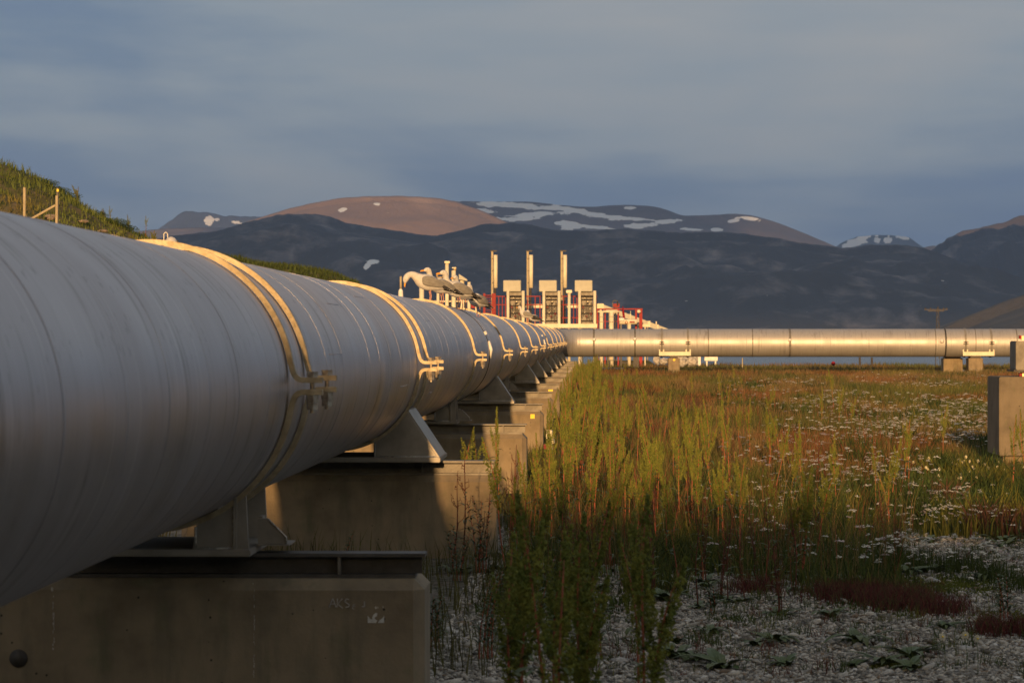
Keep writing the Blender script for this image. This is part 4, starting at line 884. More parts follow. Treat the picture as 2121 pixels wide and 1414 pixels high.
for (x, y, h) in ((650, 655, 50), (655, 760, 45), (660, 860, 45), (668, 955, 60)):
    q = [P(x-8, y, -.012), P(x+8, y, -.012), P(x+10, y+h, -.012), P(x-5, y+h, -.012)]; m_.add(q+[v+Vector((0, .006, 0)) for v in q], [(0, 1, 2, 3), (7, 6, 5, 4)]+[(i, (i+1) % 4, 4+(i+1) % 4, 4+i) for i in range(4)])
m_.build('slot', M['dark'], ca)
# ================================================================ PLANTS
M['blade'] = tinted('grass_blade', .75, .35, .15)
M['petal'] = tinted('flower_tint', .8, .15, .1, .1)
M['stone'] = tinted('stone', .9, 0, .2, .35, 45)
M['seed'] = simple('dock_seed', (.2, .205, .042), (.09, .12, .025), 14, .8, 0, 0, spec=.1)
M['seed_dry'] = simple('dry_dock_seed', (.12, .05, .03), (.06, .025, .018), 40, .8, 0, 0, spec=.1)
M['stemred'] = simple('red_dock_stem', (.34, .07, .045), (.22, .1, .04), 9, .6, 0, 0, spec=.3)
M['stemdry'] = simple('dry_red_stem', (.14, .05, .03), (.08, .03, .02), 12, .7, 0, 0)
M['leaf'] = simple('dock_leaf', (.05, .085, .022), (.085, .1, .028), 8, .55, 0, 0, spec=.3)
M['leaf2'] = simple('willow_leaf', (.04, .07, .025), (.07, .1, .03), 10, .5, 0, 0, spec=.3)

def blades(name, X, Y, Z, H, Wd, col, lean=.35, mat=None, seed=1, kind='stuff'):
    r = np.random.default_rng(seed); n = len(X)
    a = r.uniform(0, 2*np.pi, n); ca, sa = np.cos(a), np.sin(a); la = r.uniform(0, 2*np.pi, n); L = r.uniform(.1, 1, n)*lean*H
    lx, ly = np.cos(la)*L, np.sin(la)*L; hw = Wd/2
    B = np.stack([X, Y, Z], 1); S_ = np.stack([ca*hw, sa*hw, 0*hw], 1)
    mid = B+np.stack([lx*.3, ly*.3, H*.55], 1); tip = B+np.stack([lx, ly, H], 1)
    V = np.empty((n, 5, 3)); V[:, 0] = B-S_; V[:, 1] = B+S_; V[:, 2] = mid+S_*.75; V[:, 3] = mid-S_*.75; V[:, 4] = tip
    i = np.arange(n)*5; Q = np.stack([i, i+1, i+2, i+3], 1); T = np.stack([i+3, i+2, i+4], 1)
    C = np.repeat(col[:, None], 5, 1).reshape(-1, 3)
    o = sheet(name, V.reshape(-1, 3), [Q, T], mat or M['blade'], C); return tag(o, kind=kind)

GREEN, YG, TAN, RED, BRN = (np.array(c) for c in ((.075, .1, .026), (.16, .16, .035), (.25, .175, .075), (.23, .068, .036), (.14, .085, .04)))
def meadowcol(X, Y, r):
    n = len(X); p1 = fbm(X*.4, Y*.09, 4, 12); p2 = fbm(X*.6, Y*.12, 4, 21); p3 = fbm(X*.22+7, Y*.04, 2, 33)
    far = sst(130, 165, Y)
    wr_ = sst(.53, .66, p1)*(1-far*.4); wg = np.clip(sst(.44, .56, p2)+far*.55, 0, 1); wy = sst(.5, .65, p3)
    base = TAN*.55+BRN*.45
    c = np.repeat(base[None], n, 0)
    c = c*(1-wy[:, None]*.6)+YG*wy[:, None]*.6; c = c*(1-wg[:, None]*.75)+GREEN*wg[:, None]*.75; c = c*(1-wr_[:, None]*.6)+RED*wr_[:, None]*.6
    j = r.random(n); alt = np.where(j[:, None] < .2, TAN, np.where(j[:, None] < .42, GREEN, c)); c = c*.7+alt*.3
    return c*r.uniform(.6, 1.35, (n, 1))
def frustum(n, d0, d1, r, xl=-.6, gamma=1.0, sl=-.01, srr=.152):
    u = r.random(n); Y = d0*(d1/d0)**(u**gamma); lo = xl+sl*Y; hi = srr*Y+2.2; return lo+(hi-lo)*r.random(n), Y
# grass and herbs of the far field
r = np.random.default_rng(5)
X, Y = frustum(250000, 40, 189, r, .85); vm_ = vegmask(X, Y); k = (r.random(len(X)) < np.clip(vm_*1.3, 0, 1)); X, Y = X[k], Y[k]
H = (.14+.26*r.random(len(X))**1.5)*(.7+.6*fbm(X*.4, Y*.12, 3, 17))*(.8+.35*sst(60, 120, Y)); Wd = .006+.00022*Y
blades('meadow_grass', X, Y, groundz(X, Y), H, Wd, meadowcol(X, Y, r), .5, seed=2)
# darker leafy herb clumps standing out of the meadow
r = np.random.default_rng(55); n = 620; cx, cy = frustum(n, 29, 165, r, .8); k = (fbm(cx*.5, cy*.15, 2, 63) > .45); cx, cy = cx[k], cy[k]; per = 110; sz_ = r.uniform(.08, .3, len(cx))*(1+cy*.006); hh_ = r.uniform(.18, .5, len(cx)); cc_ = np.where(r.random((len(cx), 1)) < .6, np.array([.045, .07, .02]), np.where(r.random((len(cx), 1)) < .7, YG*.75, np.array([.09, .045, .028])))*r.uniform(.7, 1.3, (len(cx), 1))
X, Y = np.repeat(cx, per)+r.normal(0, 1, len(cx)*per)*np.repeat(sz_, per)*.6, np.repeat(cy, per)+r.normal(0, 1, len(cx)*per)*np.repeat(sz_, per)
blades('meadow_herbs', X, Y, groundz(X, Y), np.repeat(hh_, per)*r.uniform(.3, 1, len(X)), .012+.00022*Y, np.repeat(cc_, per, 0)*r.uniform(.6, 1.4, (len(X), 1)), .7, seed=56)
# sparse strip beside and between the supports
X = r.uniform(-6, -.6, 26000); Y = 17+r.random(26000)**1.3*140; k = fbm(X*1.2, Y*.4, 3, 44) > .42; X, Y = X[k], Y[k]
inpier = np.zeros(len(X), bool)
for yc in SUP: inpier |= (np.abs(Y-yc) < .36) & (np.abs(X-PX_) < 1.42)
X, Y = X[~inpier], Y[~inpier]
blades('side_grass', X, Y, groundz(X, Y), .1+.25*r.random(len(X)), .005+.0002*Y, (GREEN*.6+BRN*.4)*r.uniform(.5, 1.3, (len(X), 1)), .5, seed=3)
# near field: tufts that follow the plant mask
def tufts(name, n, d0, d1, per, h, spread, colf, thr, seed, wid=.004, pow_=1):
    r = np.random.default_rng(seed); X, Y = frustum(n, d0, d1, r, -.55); m = vegmask(X, Y)*.8+.5*(fbm(X*2.1, Y*.9, 3, seed)-.35)
    k = m > thr; X, Y, m = X[k], Y[k], m[k]; q = np.clip((m-thr)*2.2+.3, .3, 1)
    cx, cy, cq = np.repeat(X, per), np.repeat(Y, per), np.repeat(q, per); N_ = len(cx); s_ = r.normal(0, spread, (2, N_))
    x, y = cx+s_[0], cy+s_[1]; tc_ = colf(X, Y, r); c = np.repeat(tc_, per, 0)*r.uniform(.65, 1.35, (N_, 1))
    H = h*(.35+.75*r.random(N_))*cq*np.repeat(r.uniform(.6, 1.25, len(X)), per)
    blades(name, x, y, groundz(x, y), H, (wid+.00012*y)*r.uniform(.6, 1.5, N_), c, .75, seed=seed)
def gcol(X, Y, r):
    j = r.random((len(X), 1)); return np.where(j < .55, GREEN*.95, np.where(j < .72, YG*.8, np.where(j < .85, TAN*.8, BRN*.8)))
tufts('grass_tufts', 5200, 19, 60, 26, .24, .055, gcol, .33, 61)
tufts('low_herbs', 5200, 18.5, 52, 22, .11, .07, lambda X, Y, r: (GREEN*.8)*r.uniform(.7, 1.3, (len(X), 1)), .22, 62, wid=.011)
# tall wispy grass stalks, bent different ways, and dense clutter between the docks
r = np.random.default_rng(41); n = 6500; Y = 23*(75/23)**r.random(n); X = np.where(r.random(n) < .5, r.normal(.3, .8, n), -.5+(.1*Y+.6)*r.random(n)); k = (X > -.7) & (X < .14*Y) & (fbm(X*1.4, Y*.5, 3, 46) > .4); X, Y = X[k], Y[k]
blades('stalks', X, Y, groundz(X, Y), r.uniform(.25, .8, len(X)), .0035+.00007*Y, np.where(r.random((len(X), 1)) < .4, TAN*.8, np.where(r.random((len(X), 1)) < .5, GREEN, np.array([.22, .07, .04])))*r.uniform(.6, 1.3, (len(X), 1)), .45, seed=42)
n = 45000; Y = 22.5*(60/22.5)**r.random(n); X = np.where(r.random(n) < .55, r.normal(.2, .75, n), -.6+(.1*Y+.6)*r.random(n)); k = (X > -.75) & (fbm(X*1.8, Y*.7, 3, 48) > .44); X, Y = X[k], Y[k]
blades('undergrowth', X, Y, groundz(X, Y), r.uniform(.05, .3, len(X)), .009+.0001*Y, np.where(r.random((len(X), 1)) < .6, GREEN*.8, YG*.7)*r.uniform(.5, 1.4, (len(X), 1)), .9, seed=43)
# scattered small weeds over the open gravel
n = 650; cx = -.7+4.6*r.random(n); cy = 17+11*r.random(n); k = (cx < .15*cy); cx, cy = cx[k], cy[k]; m9 = r.integers(6, 26, len(cx)); sp9 = r.uniform(.015, .06, len(cx)); hh9 = r.uniform(.03, .14, len(cx)); cc9 = np.where(r.random((len(cx), 1)) < .6, GREEN*.9, np.where(r.random((len(cx), 1)) < .5, YG*.8, np.array([.15, .06, .04])))
X, Y, s9_, h9_ = np.repeat(cx, m9), np.repeat(cy, m9), np.repeat(sp9, m9), np.repeat(hh9, m9); X = X+r.normal(0, 1, len(X))*s9_; Y = Y+r.normal(0, 1, len(Y))*s9_
blades('gravel_weeds', X, Y, groundz(X, Y), h9_*r.uniform(.4, 1.1, len(X)), np.full(len(X), .005), np.repeat(cc9, m9, 0)*r.uniform(.6, 1.3, (len(X), 1)), 1.0, seed=44)
# red sorrel carpets on the gravel
def sorrel(cx, cy, d, rx, ry, n, seed):
    r = np.random.default_rng(seed); c = at(cx, cy, d); x, y = c.x+rx*.55*r.normal(0, 1, n), d+ry*.6*r.normal(0, 1, n); k = fbm(x*7, y*4, 3, seed) > r.uniform(.3, .55, n); return x[k], y[k]
P_ = [sorrel(1770, 0, 22.4, .3, .5, 3600, 1), sorrel(1870, 0, 21.7, .25, .45, 3200, 2), sorrel(1950, 0, 21.2, .2, .3, 900, 3), sorrel(2050, 0, 19.7, .12, .25, 900, 4), sorrel(2121, 0, 19.6, .1, .3, 600, 5), sorrel(1560, 0, 23, .2, .3, 700, 6)]
X = np.concatenate([p[0] for p in P_]); Y = np.concatenate([p[1] for p in P_]); r = np.random.default_rng(9)
blades('red_sorrel', X, Y, groundz(X, Y), .03+.13*r.random(len(X))*np.clip(1.1-.0*X, 0, 1), np.full(len(X), .0055), np.where(r.random((len(X), 1)) < .75, np.array([.12, .035, .03]), np.array([.1, .09, .035]))*r.uniform(.4, 1.5, (len(X), 1)), 1.0, seed=10)
# moss patches
P_ = [sorrel(1960, 0, 23.5, .5, .6, 5000, 21), sorrel(2110, 0, 20.5, .3, .5, 2500, 22), sorrel(1860, 0, 17.6, .11, .09, 1500, 23), sorrel(1700, 0, 26, .5, .8, 2500, 24)]
X = np.concatenate([p[0] for p in P_]); Y = np.concatenate([p[1] for p in P_])
blades('moss', X, Y, groundz(X, Y), .01+.02*r.random(len(X)), np.full(len(X), .016), np.array([.13, .145, .025])*r.uniform(.5, 1.3, (len(X), 1)), 1.0, seed=11)

# gravel
ico = bmesh.new(); bmesh.ops.create_icosphere(ico, subdivisions=1, radius=1); IV = np.array([v.co[:] for v in ico.verts]); IF = np.array([[v.index for v in f.verts] for f in ico.faces]); ico.free()
r = np.random.default_rng(31); n = 125000; u = r.random(n); Y = 15.2+(31-15.2)*u**1.15; X = -1.0+(.152*Y+2.6)*r.random(n)
k = r.random(n) < np.clip(1.25-vegmask(X, Y)*.8, .2, 1); X, Y = X[k], Y[k]; n = len(X)
sz = .0055+.013*r.random(n)**2.4+.028*(r.random(n) < .012)*r.random(n)
sc3 = sz[:, None]*r.uniform(.5, 1.6, (n, 3))*np.array([1.15, 1.15, .55]); rot = r.uniform(0, 2*np.pi, n); ca, sa = np.cos(rot), np.sin(rot)
Vv = IV[None]*(1+r.uniform(-.32, .32, (n, 12, 1)))*sc3[:, None]
x_ = Vv[..., 0]*ca[:, None]-Vv[..., 1]*sa[:, None]; y_ = Vv[..., 0]*sa[:, None]+Vv[..., 1]*ca[:, None]; tl = r.uniform(-.5, .5, (n, 1))
z_ = Vv[..., 2]+x_*tl; Vv = np.stack([x_+X[:, None], y_+Y[:, None], z_+(groundz(X, Y)+sz*.25)[:, None]], -1)
cl = r.random((n, 1)); colr = np.where(cl < .06, np.array([.5, .48, .44]), np.where(cl < .16, np.array([.22, .165, .115]), np.array([.39, .36, .305])))*(.18+1.1*r.random((n, 1))**.8)
tag(sheet('gravel', Vv.reshape(-1, 3), [(IF[None]+(np.arange(n)*12)[:, None, None]).reshape(-1, 3)], M['stone'], np.repeat(colr, 12, 0)), kind='stuff')

# yarrow: flat white umbels over the field
def umbels(name, X, Y, hh, size, seed):
    r = np.random.default_rng(seed); n = len(X); per = 9; V, Q, C = [], [], []
    Z = groundz(X, Y)+hh; m = 5
    px_, py_, pz_ = (np.repeat(a, per) for a in (X, Y, Z)); N_ = len(px_); s_ = np.repeat(size, per)
    ang = r.uniform(0, 2*np.pi, N_); q = np.sqrt(r.random(N_))*s_; cx, cy = px_+q*np.cos(ang), py_+q*np.sin(ang); cz = pz_-(q/s_)**2*s_*.3+r.normal(0, .004, N_)
    rad = s_*r.uniform(.28, .5, N_); a0 = np.arange(m)*2*np.pi/m
    vx = cx[:, None]+rad[:, None]*np.cos(a0); vy = cy[:, None]+rad[:, None]*np.sin(a0); vz = cz[:, None]-rad[:, None]*.35+0*a0
    V = np.concatenate([np.stack([vx, vy, vz], -1), np.stack([cx, cy, cz+rad*.15], -1)[:, None]], 1)
    i = (np.arange(N_)*(m+1))[:, None]; T = np.concatenate([np.concatenate([i+k, i+(k+1) % m, i+m], 1) for k in range(m)])
    tint = np.where(r.random((n, 1)) < .75, np.array([.7, .66, .55]), np.array([.5, .4, .36]))*r.uniform(.6, 1.15, (n, 1)); C = np.repeat(np.repeat(tint, per, 0)*r.uniform(.75, 1.15, (N_, 1)), m+1, 0)
    tag(sheet(name, V.reshape(-1, 3), [T], M['petal'], C), kind='stuff')
    st = np.repeat(np.arange(n), 2); blades(name+'_stems', X[st]+r.normal(0, .01, 2*n), Y[st], groundz(X[st], Y[st]), hh[st]-.012, .004+.00008*Y[st], np.repeat(GREEN[None]*.8, 2*n, 0), .08, seed=seed+1)
r = np.random.default_rng(71)
X, Y = frustum(15000, 24, 150, r, .6); w = sst(.42, .6, fbm(X*.55, Y*.16, 3, 77))*sst(.03, .09, X/Y)*(1-.75*sst(95, 150, Y))*(.35+.65*sst(28, 45, Y)); k = r.random(len(X)) < w*.9; X, Y = X[k], Y[k]
umbels('yarrow_flowers', X, Y, .16+.28*r.random(len(X)), (.018+.028*r.random(len(X)))*(1+.006*np.clip(Y-30, 0, 60)), 72)
# near clumps of yarrow on the gravel
def clump(cx, d, n, rad, seed, hmin=.12, hmax=.3):
    r = np.random.default_rng(seed); c = at(cx, 0, d); return c.x+r.normal(0, rad, n), d+r.normal(0, rad*1.2, n), r.uniform(hmin, hmax, n)
CL_ = [clump(1860, 25.5, 60, .22, 1), clump(1970, 25, 55, .2, 2), clump(2060, 24, 30, .15, 3), clump(1830, 24, 14, .1, 4), clump(1950, 33, 80, .3, 5, .15, .35), clump(1990, 30, 60, .35, 6), clump(1920, 30, 40, .3, 7), clump(1640, 33, 50, .4, 8), clump(1700, 36, 50, .4, 9), clump(1590, 28, 18, .15, 10), clump(1560, 31, 24, .25, 12), clump(2100, 23, 16, .12, 13)]
X, Y, Hh = (np.concatenate([c[i] for c in CL_]) for i in range(3)); umbels('yarrow_clumps', X, Y, Hh, .016+.016*np.random.default_rng(3).random(len(X)), 81)
r = np.random.default_rng(82); idx = np.repeat(np.arange(len(X)), 9); x, y = X[idx]+r.normal(0, .05, len(idx)), Y[idx]+r.normal(0, .05, len(idx))
blades('yarrow_leaves', x, y, groundz(x, y), Hh[idx]*r.uniform(.3, .9, len(idx)), np.full(len(idx), .006), GREEN*.7*r.uniform(.6, 1.3, (len(idx), 1)), .6, seed=83)

# daisies, each one a plant of its own
M['petalwhite'] = simple('daisy_petal', (.55, .52, .42), (.42, .4, .3), 30, .7)
def daisy():
    rt = empty('daisy', (0, 0, 0)); h = .26
    MB().tube([(0, 0, 0), (.01, 0, h*.5), (0, 0, h)], .0022, 5).build('stem', M['leaf'], rt, world=False)
    m_ = MB(); 
    for k in range(13):
        a = 2*math.pi*k/13; ca, sa = math.cos(a), math.sin(a); w = .0075
        m_.add([(.005*ca, -.012, h+.005*sa), (.018*ca-w*sa, -.011, h+.018*sa+w*ca), (.031*ca, -.006, h+.031*sa), (.018*ca+w*sa, -.011, h+.018*sa-w*ca)], [(0, 1, 2, 3)])
    m_.build('petals', M['petalwhite'], rt, world=False)
    m_ = MB(); m_.tube([(0, -.022, h), (0, -.019, h), (0, -.008, h)], [.003, .006, .007], 10); m_.build('flower_centre', M['yellow'], rt, smooth=True, world=False); return rt
dz = daisy(); rr = random.Random(3); spots = []
for k in range(30): spots.append((rr.gauss(2000, 60), rr.uniform(37, 43)))
spots += [(rr.gauss(1970, 25), rr.uniform(40, 42.5)) for _ in range(12)]
near_d = [(1956, 1404, 17.3, 'tallest daisy at the bottom edge, left of its neighbours'), (1998, 1400, 17.4, 'middle daisy of three at the bottom edge'), (2022, 1409, 17.2, 'rightmost daisy of three at the bottom edge')]
def prep(o, label, x, y, z, s, rz):
    o.location = (x, y, z); o.scale = (s, s, s); o.rotation_euler.z = rz
for k, (px, d) in enumerate(spots+[(a[0], a[2]) for a in near_d]):
    o = dz if k == 0 else copy_tree(dz); x = (px-VX)*d/FPX; s_ = rr.uniform(.5, .9)
    if k >= len(spots): s_ = .21
    prep(o, None, x, d, float(groundz(np.array([x]), np.array([d]))[0]), s_ if k < len(spots) else .8, rr.uniform(-.7, .7)); o.rotation_euler.x = rr.uniform(-.3, .1)
    tag(o, 'white daisy with yellow centre in the bed left of the right-edge block' if k < len(spots) else near_d[k-len(spots)][3], 'daisy', 'daisies beside the right-edge block' if k < len(spots) else 'daisies at the bottom edge')

# ---------------- dock plants
def leafmesh(m_, p, az, L, w, droop, wav=0, n=6):
    d = Vector((math.cos(az), math.sin(az), 0)); s_ = Vector((-math.sin(az), math.cos(az), 0)); up = .75; pts = []; q = Vector(p)
    vs = []
    for k in range(n+1):
        u = k/n; ww = w*math.sin(math.pi*(u*.93+.05))**.8*(1-.25*u)*(1+wav*math.sin(k*2.7))
        vs += [q-s_*ww, q+Vector((0, 0, -.25*ww)), q+s_*ww]
        q = q+(d*math.cos(up)+Vector((0, 0, math.sin(up))))*(L/n); up -= droop/n
    m_.add(vs, [(3*k+j, 3*k+j+1, 3*k+j+4, 3*k+j+3) for k in range(n) for j in (0, 1)])
def spike(r_, m_, p0, p1, rad, nclus, size):
    p0, p1 = Vector(p0), Vector(p1); ax = (p1-p0)
    for k in range(nclus):
        u = (k+r_.random())/nclus; env = min(1, (u/.12+.25))*(1-u)**.55*(1+.25*math.sin(u*38+p0.x*50))
        a = r_.uniform(0, 2*math.pi); q = math.sqrt(r_.random())*rad*env; c = p0+ax*u+Vector((math.cos(a)*q, math.sin(a)*q, r_.uniform(-.006, .006)))
        s_ = size*r_.uniform(.6, 1.25); e1 = Vector((r_.uniform(-1, 1), r_.uniform(-1, 1), r_.uniform(-1, 1))).normalized(); e2 = e1.orthogonal().normalized(); e3 = e1.cross(e2)
        m_.add([c+e1*s_, c+e2*s_*.7, c-e1*s_, c-e2*s_*.7, c+e3*s_*.5], [(0, 1, 4), (1, 2, 4), (2, 3, 4), (3, 0, 4)])
def dock(seed, h=1.05, stems=1, dry=False, dense=1.0):
    r_ = random.Random(seed); rt = empty('dock_plant', (0, 0, 0)); ms = M['stemdry'] if dry else M['stemred']
    lf = MB()
    for s_ in range(stems):
        hh = h*(1 if s_ == 0 else r_.uniform(.7, .95)); lx, ly = r_.uniform(-.13, .13), r_.uniform(-.13, .13); bx_, by_ = r_.uniform(-.04, .04)*(s_ > 0), r_.uniform(-.04, .04)*(s_ > 0)
        P = lambda u: Vector((bx_+lx*u*u*1.3+.012*math.sin(u*7+seed), by_+ly*u*u, hh*u))
        m_ = MB(); m_.tube([P(u) for u in np.linspace(0, .97, 12)], [.0075*(1-.75*u) for u in np.linspace(0, .97, 12)], 6)
        br = []
        if dry:
            for q in range(9):
                u = r_.uniform(.35, .9); a = r_.uniform(0, 6.28); L = r_.uniform(.1, .3)*(1.1-u); p = P(u); e = p+Vector((math.cos(a)*L*.55, math.sin(a)*L*.55, L)); m_.tube([p, (p+e)/2+Vector((math.cos(a)*.02, math.sin(a)*.02, -.01)), e], [.003, .0025, .001], 5); br.append((p, e))
        m_.build('stem', ms, rt, smooth=True, world=False)
        sd_ = MB(); u0 = r_.uniform(.48, .6)
        if not dry:
            spike(r_, sd_, P(u0), P(1), .034*dense, int(330*dense), .0085)
            for q in range(6):
                u = u0+(.78-u0)*q/6+r_.uniform(0, .04); a = r_.uniform(0, 6.28); p = P(u)+Vector((math.cos(a), math.sin(a), 0))*.02; L = hh*r_.uniform(.1, .2); e = p+Vector((math.cos(a)*.035, math.sin(a)*.035, L)); spike(r_, sd_, p, e, .018*dense, int(75*dense), .008)
            for q in range(3):
                u = r_.uniform(.36, u0); p = P(u); spike(r_, sd_, p, p+Vector((r_.uniform(-.02, .02), 0, .07)), .013, 22, .007)
        else:
            for p, e in br[:4]:
                sd_ = MB(); spike(r_, sd_, p*.4+e*.6, e, .008, 10, .006); sd_.build('seed_head', M['seed_dry'], rt, world=False)
        if not dry: sd_.build('seed_head', M['seed'], rt, world=False)
        for q in range(5 if dry else 9):
            u = r_.uniform(.08, .62); leafmesh(lf, P(u), r_.uniform(0, 6.28), r_.uniform(.08, .2)*(1.15-u), r_.uniform(.01, .02), r_.uniform(1.2, 2.4), .15)
    for q in range(6+2*stems): leafmesh(lf, (r_.uniform(-.03, .03), r_.uniform(-.03, .03), .01), r_.uniform(0, 6.28), r_.uniform(.15, .32), r_.uniform(.022, .045), r_.uniform(1.0, 1.9), .12)
    lf.build('leaves', M['leaf'], rt, world=False)
    rt['h'] = h; return rt
GEN = [dock(1, 1.05), dock(2, 1.05, 2), dock(3, 1.05, 1, dense=.8), dock(4, 1.05, 3), dock(5, 1.05, 2, dense=1.15), dock(6, 1.05, 1, dense=1.3), dock(7, 1.05, 2, dense=.6), dock(8, 1.05, 4, dense=.7), dock(9, 1.05, 1, dense=1.0), dock(10, 1.05, 3, dense=.9)]
DRY = [dock(11, 1.0, 1, True), dock(12, 1.0, 2, True), dock(13, 1.0, 3, True)]
usedp = set()
def place(protos, X, Y, h, rr, label, group, cat='dock plant', sxy=None):
    p = rr.choice(protos)
    if protos is GEN and rr.random() < .55: p = GEN[rr.choice((0, 2, 5, 8))]
    if p.name in usedp: o = copy_tree(p)
    else: o = p; usedp.add(p.name)
    z = float(groundz(np.array([X]), np.array([Y]))[0]); s_ = h/1.05; sw = sxy or min(1.25, max(.75, s_**.5))
    o.location = (X, Y, z-.01); o.scale = (sw, sw, s_); o.rotation_euler = (rr.gauss(0, .05), rr.gauss(0, .05), rr.uniform(0, 6.28))
    if 'h' in o: del o['h']
    tag(o, label, cat, group); return o
rr = random.Random(21)
NAMED = [(1156, 1012, 11, 'tall blurred dark green dock nearest the camera, at the bottom middle'), (1190, 1061, 11.6, 'blurred dock just right of the nearest tall one'), (1322, 1025, 11.4, 'blurred tall dark dock standing alone right of the nearest pair'),
         (1048, 1105, 12, 'blurred dock close to the corner of the nearest concrete support'), (1079, 1075, 12.5, 'blurred dock between the nearest support and the tall nearest dock'), (1240, 1290, 12, 'short blurred dock at the bottom between the tall near ones'),
         (963, 882, 31, 'left of two green spikes rising behind the second steel beam'), (980, 889, 31.4, 'right of two green spikes rising behind the second steel beam'), (1034, 843, 33, 'single green spike in front of the third concrete support'), (1046, 907, 24.5, 'thick green spike at the right end of the second concrete support'),
         (1880, 862, 36, 'yellow-green dock standing tallest in the white flowers on the right'), (2091, 858, 37, 'pale green dock spike in front of the right-edge block'), (2119, 847, 37, 'taller dock cut by the right edge, in front of the block'), (1687, 949, 26, 'dock with a bright red stem at the edge of the sunlit gravel')]
for px, py, d, lab in NAMED:
    p = at(px, py, d); place([GEN[2], GEN[5], GEN[8]] if d > 20 else [GEN[4], GEN[5]], p.x, d, p.z, rr, lab, None, sxy=(1.1 if d > 20 else 1.2))
for px, py, d in ((1100, 1150, 13), (1135, 1085, 13.5), (1215, 1120, 12.8), (1178, 1030, 13.2), (1335, 1095, 13.4), (1150, 1200, 15)):
    p = at(px, py, d); place([GEN[0], GEN[2], GEN[5], GEN[8]], p.x, d, p.z, rr, 'blurred dark green dock in the shaded clump at the bottom middle', 'blurred docks in the foreground', sxy=1.1)
LIST = [(1131, 805, 45), (1196, 822, 30), (1207, 835, 29), (1219, 839, 30), (1173, 777, 45), (1205, 748, 70), (1224, 746, 80), (1272, 887, 27), (1261, 847, 35), (1312, 938, 26), (1360, 873, 28), (1349, 949, 25), (1411, 870, 30), (1394, 842, 38), (1428, 819, 42), (1435, 887, 30), (1459, 839, 42), (1472, 876, 33), (1496, 811, 45), (1502, 825, 43), (1550, 822, 45), (1530, 835, 50), (1700, 800, 60), (1760, 820, 58), (1589, 839, 42), (1606, 876, 36), (1603, 983, 25), (1496, 938, 27), (1620, 847, 44),
        (1656, 986, 25), (1643, 1011, 24.5), (1871, 872, 36), (1813, 918, 33), (1844, 903, 33), (1839, 944, 30), (1949, 834, 45), (1185, 800, 36), (1150, 860, 32), (1120, 890, 29), (1095, 930, 26), (1235, 860, 31), (1290, 900, 29), (1330, 900, 30), (1165, 830, 34), (1140, 910, 27), (1180, 900, 27), (1075, 990, 24), (1110, 980, 23.5), (1260, 960, 24.5), (1380, 960, 26), (1450, 950, 27), (1540, 930, 29), (1245, 905, 27.5), (1210, 920, 26), (1160, 960, 24), (1400, 1000, 24), (1320, 1010, 23.5)]
fg, fl = 'docks in the field', 'yellow-green dock with red stem among many in the field'
for px, py, d in LIST:
    p = at(px, py, d); place(GEN, p.x, d, p.z, rr, fl, fg)
for k in range(95):
    d = 30*(150/30)**rr.random(); j = rr.random()
    X = rr.gauss(.05+.004*d, .45) if j < .6 else rr.uniform(.2, .085*d)
    if X < -.72: X = -.7+rr.random()*.5
    place(GEN, X, d, rr.uniform(.45, 1.2)*(1 if d > 30 else .95), rr, fl, fg)
for k in range(75): d = rr.uniform(45, 146); place([GEN[0], GEN[2], GEN[5], GEN[8], GEN[3]], rr.uniform(-.84, .1), d, rr.uniform(.75, 1.2), rr, 'tall dock in the line growing beside the supports towards the corner', 'docks along the supports', sxy=1.2)
for k in range(10): d = rr.uniform(21, 34); X = rr.uniform(-.55, .105*d-.5); place(GEN, X, d, rr.uniform(.6, 1.0), rr, fl, fg)
# dry reddish ones
DL = [(1443, 1050, 21.5), (1505, 1045, 22), (1612, 1085, 21), (1590, 990, 24), (1235, 1000, 23), (1000, 1010, 24.3), (960, 905, 24.4), (938, 960, 24.2), (1065, 900, 26), (1180, 1030, 22), (1350, 1030, 22.5), (1650, 1030, 23), (1540, 1060, 22)]
for px, py, d in DL:
    p = at(px, py, d); place(DRY, p.x, d, p.z, rr, 'dry dark-red branching dock on the gravel edge', 'dry docks')
for k in range(22): d = rr.uniform(22, 40); X = rr.uniform(-.5, .08*d); place(DRY, X, d, rr.uniform(.5, .95), rr, 'dry dark-red branching dock on the gravel edge', 'dry docks')
o = place([DRY[2]], at(1830, 0, 27).x, 27, .62, rr, 'darkest dried seed stand on the gravel, left of the white yarrow clumps', None)
o = place([DRY[2]], at(1860, 0, 26.6).x, 26.6, .5, rr, 'second, lower dark dried stand touching the darkest one', None)
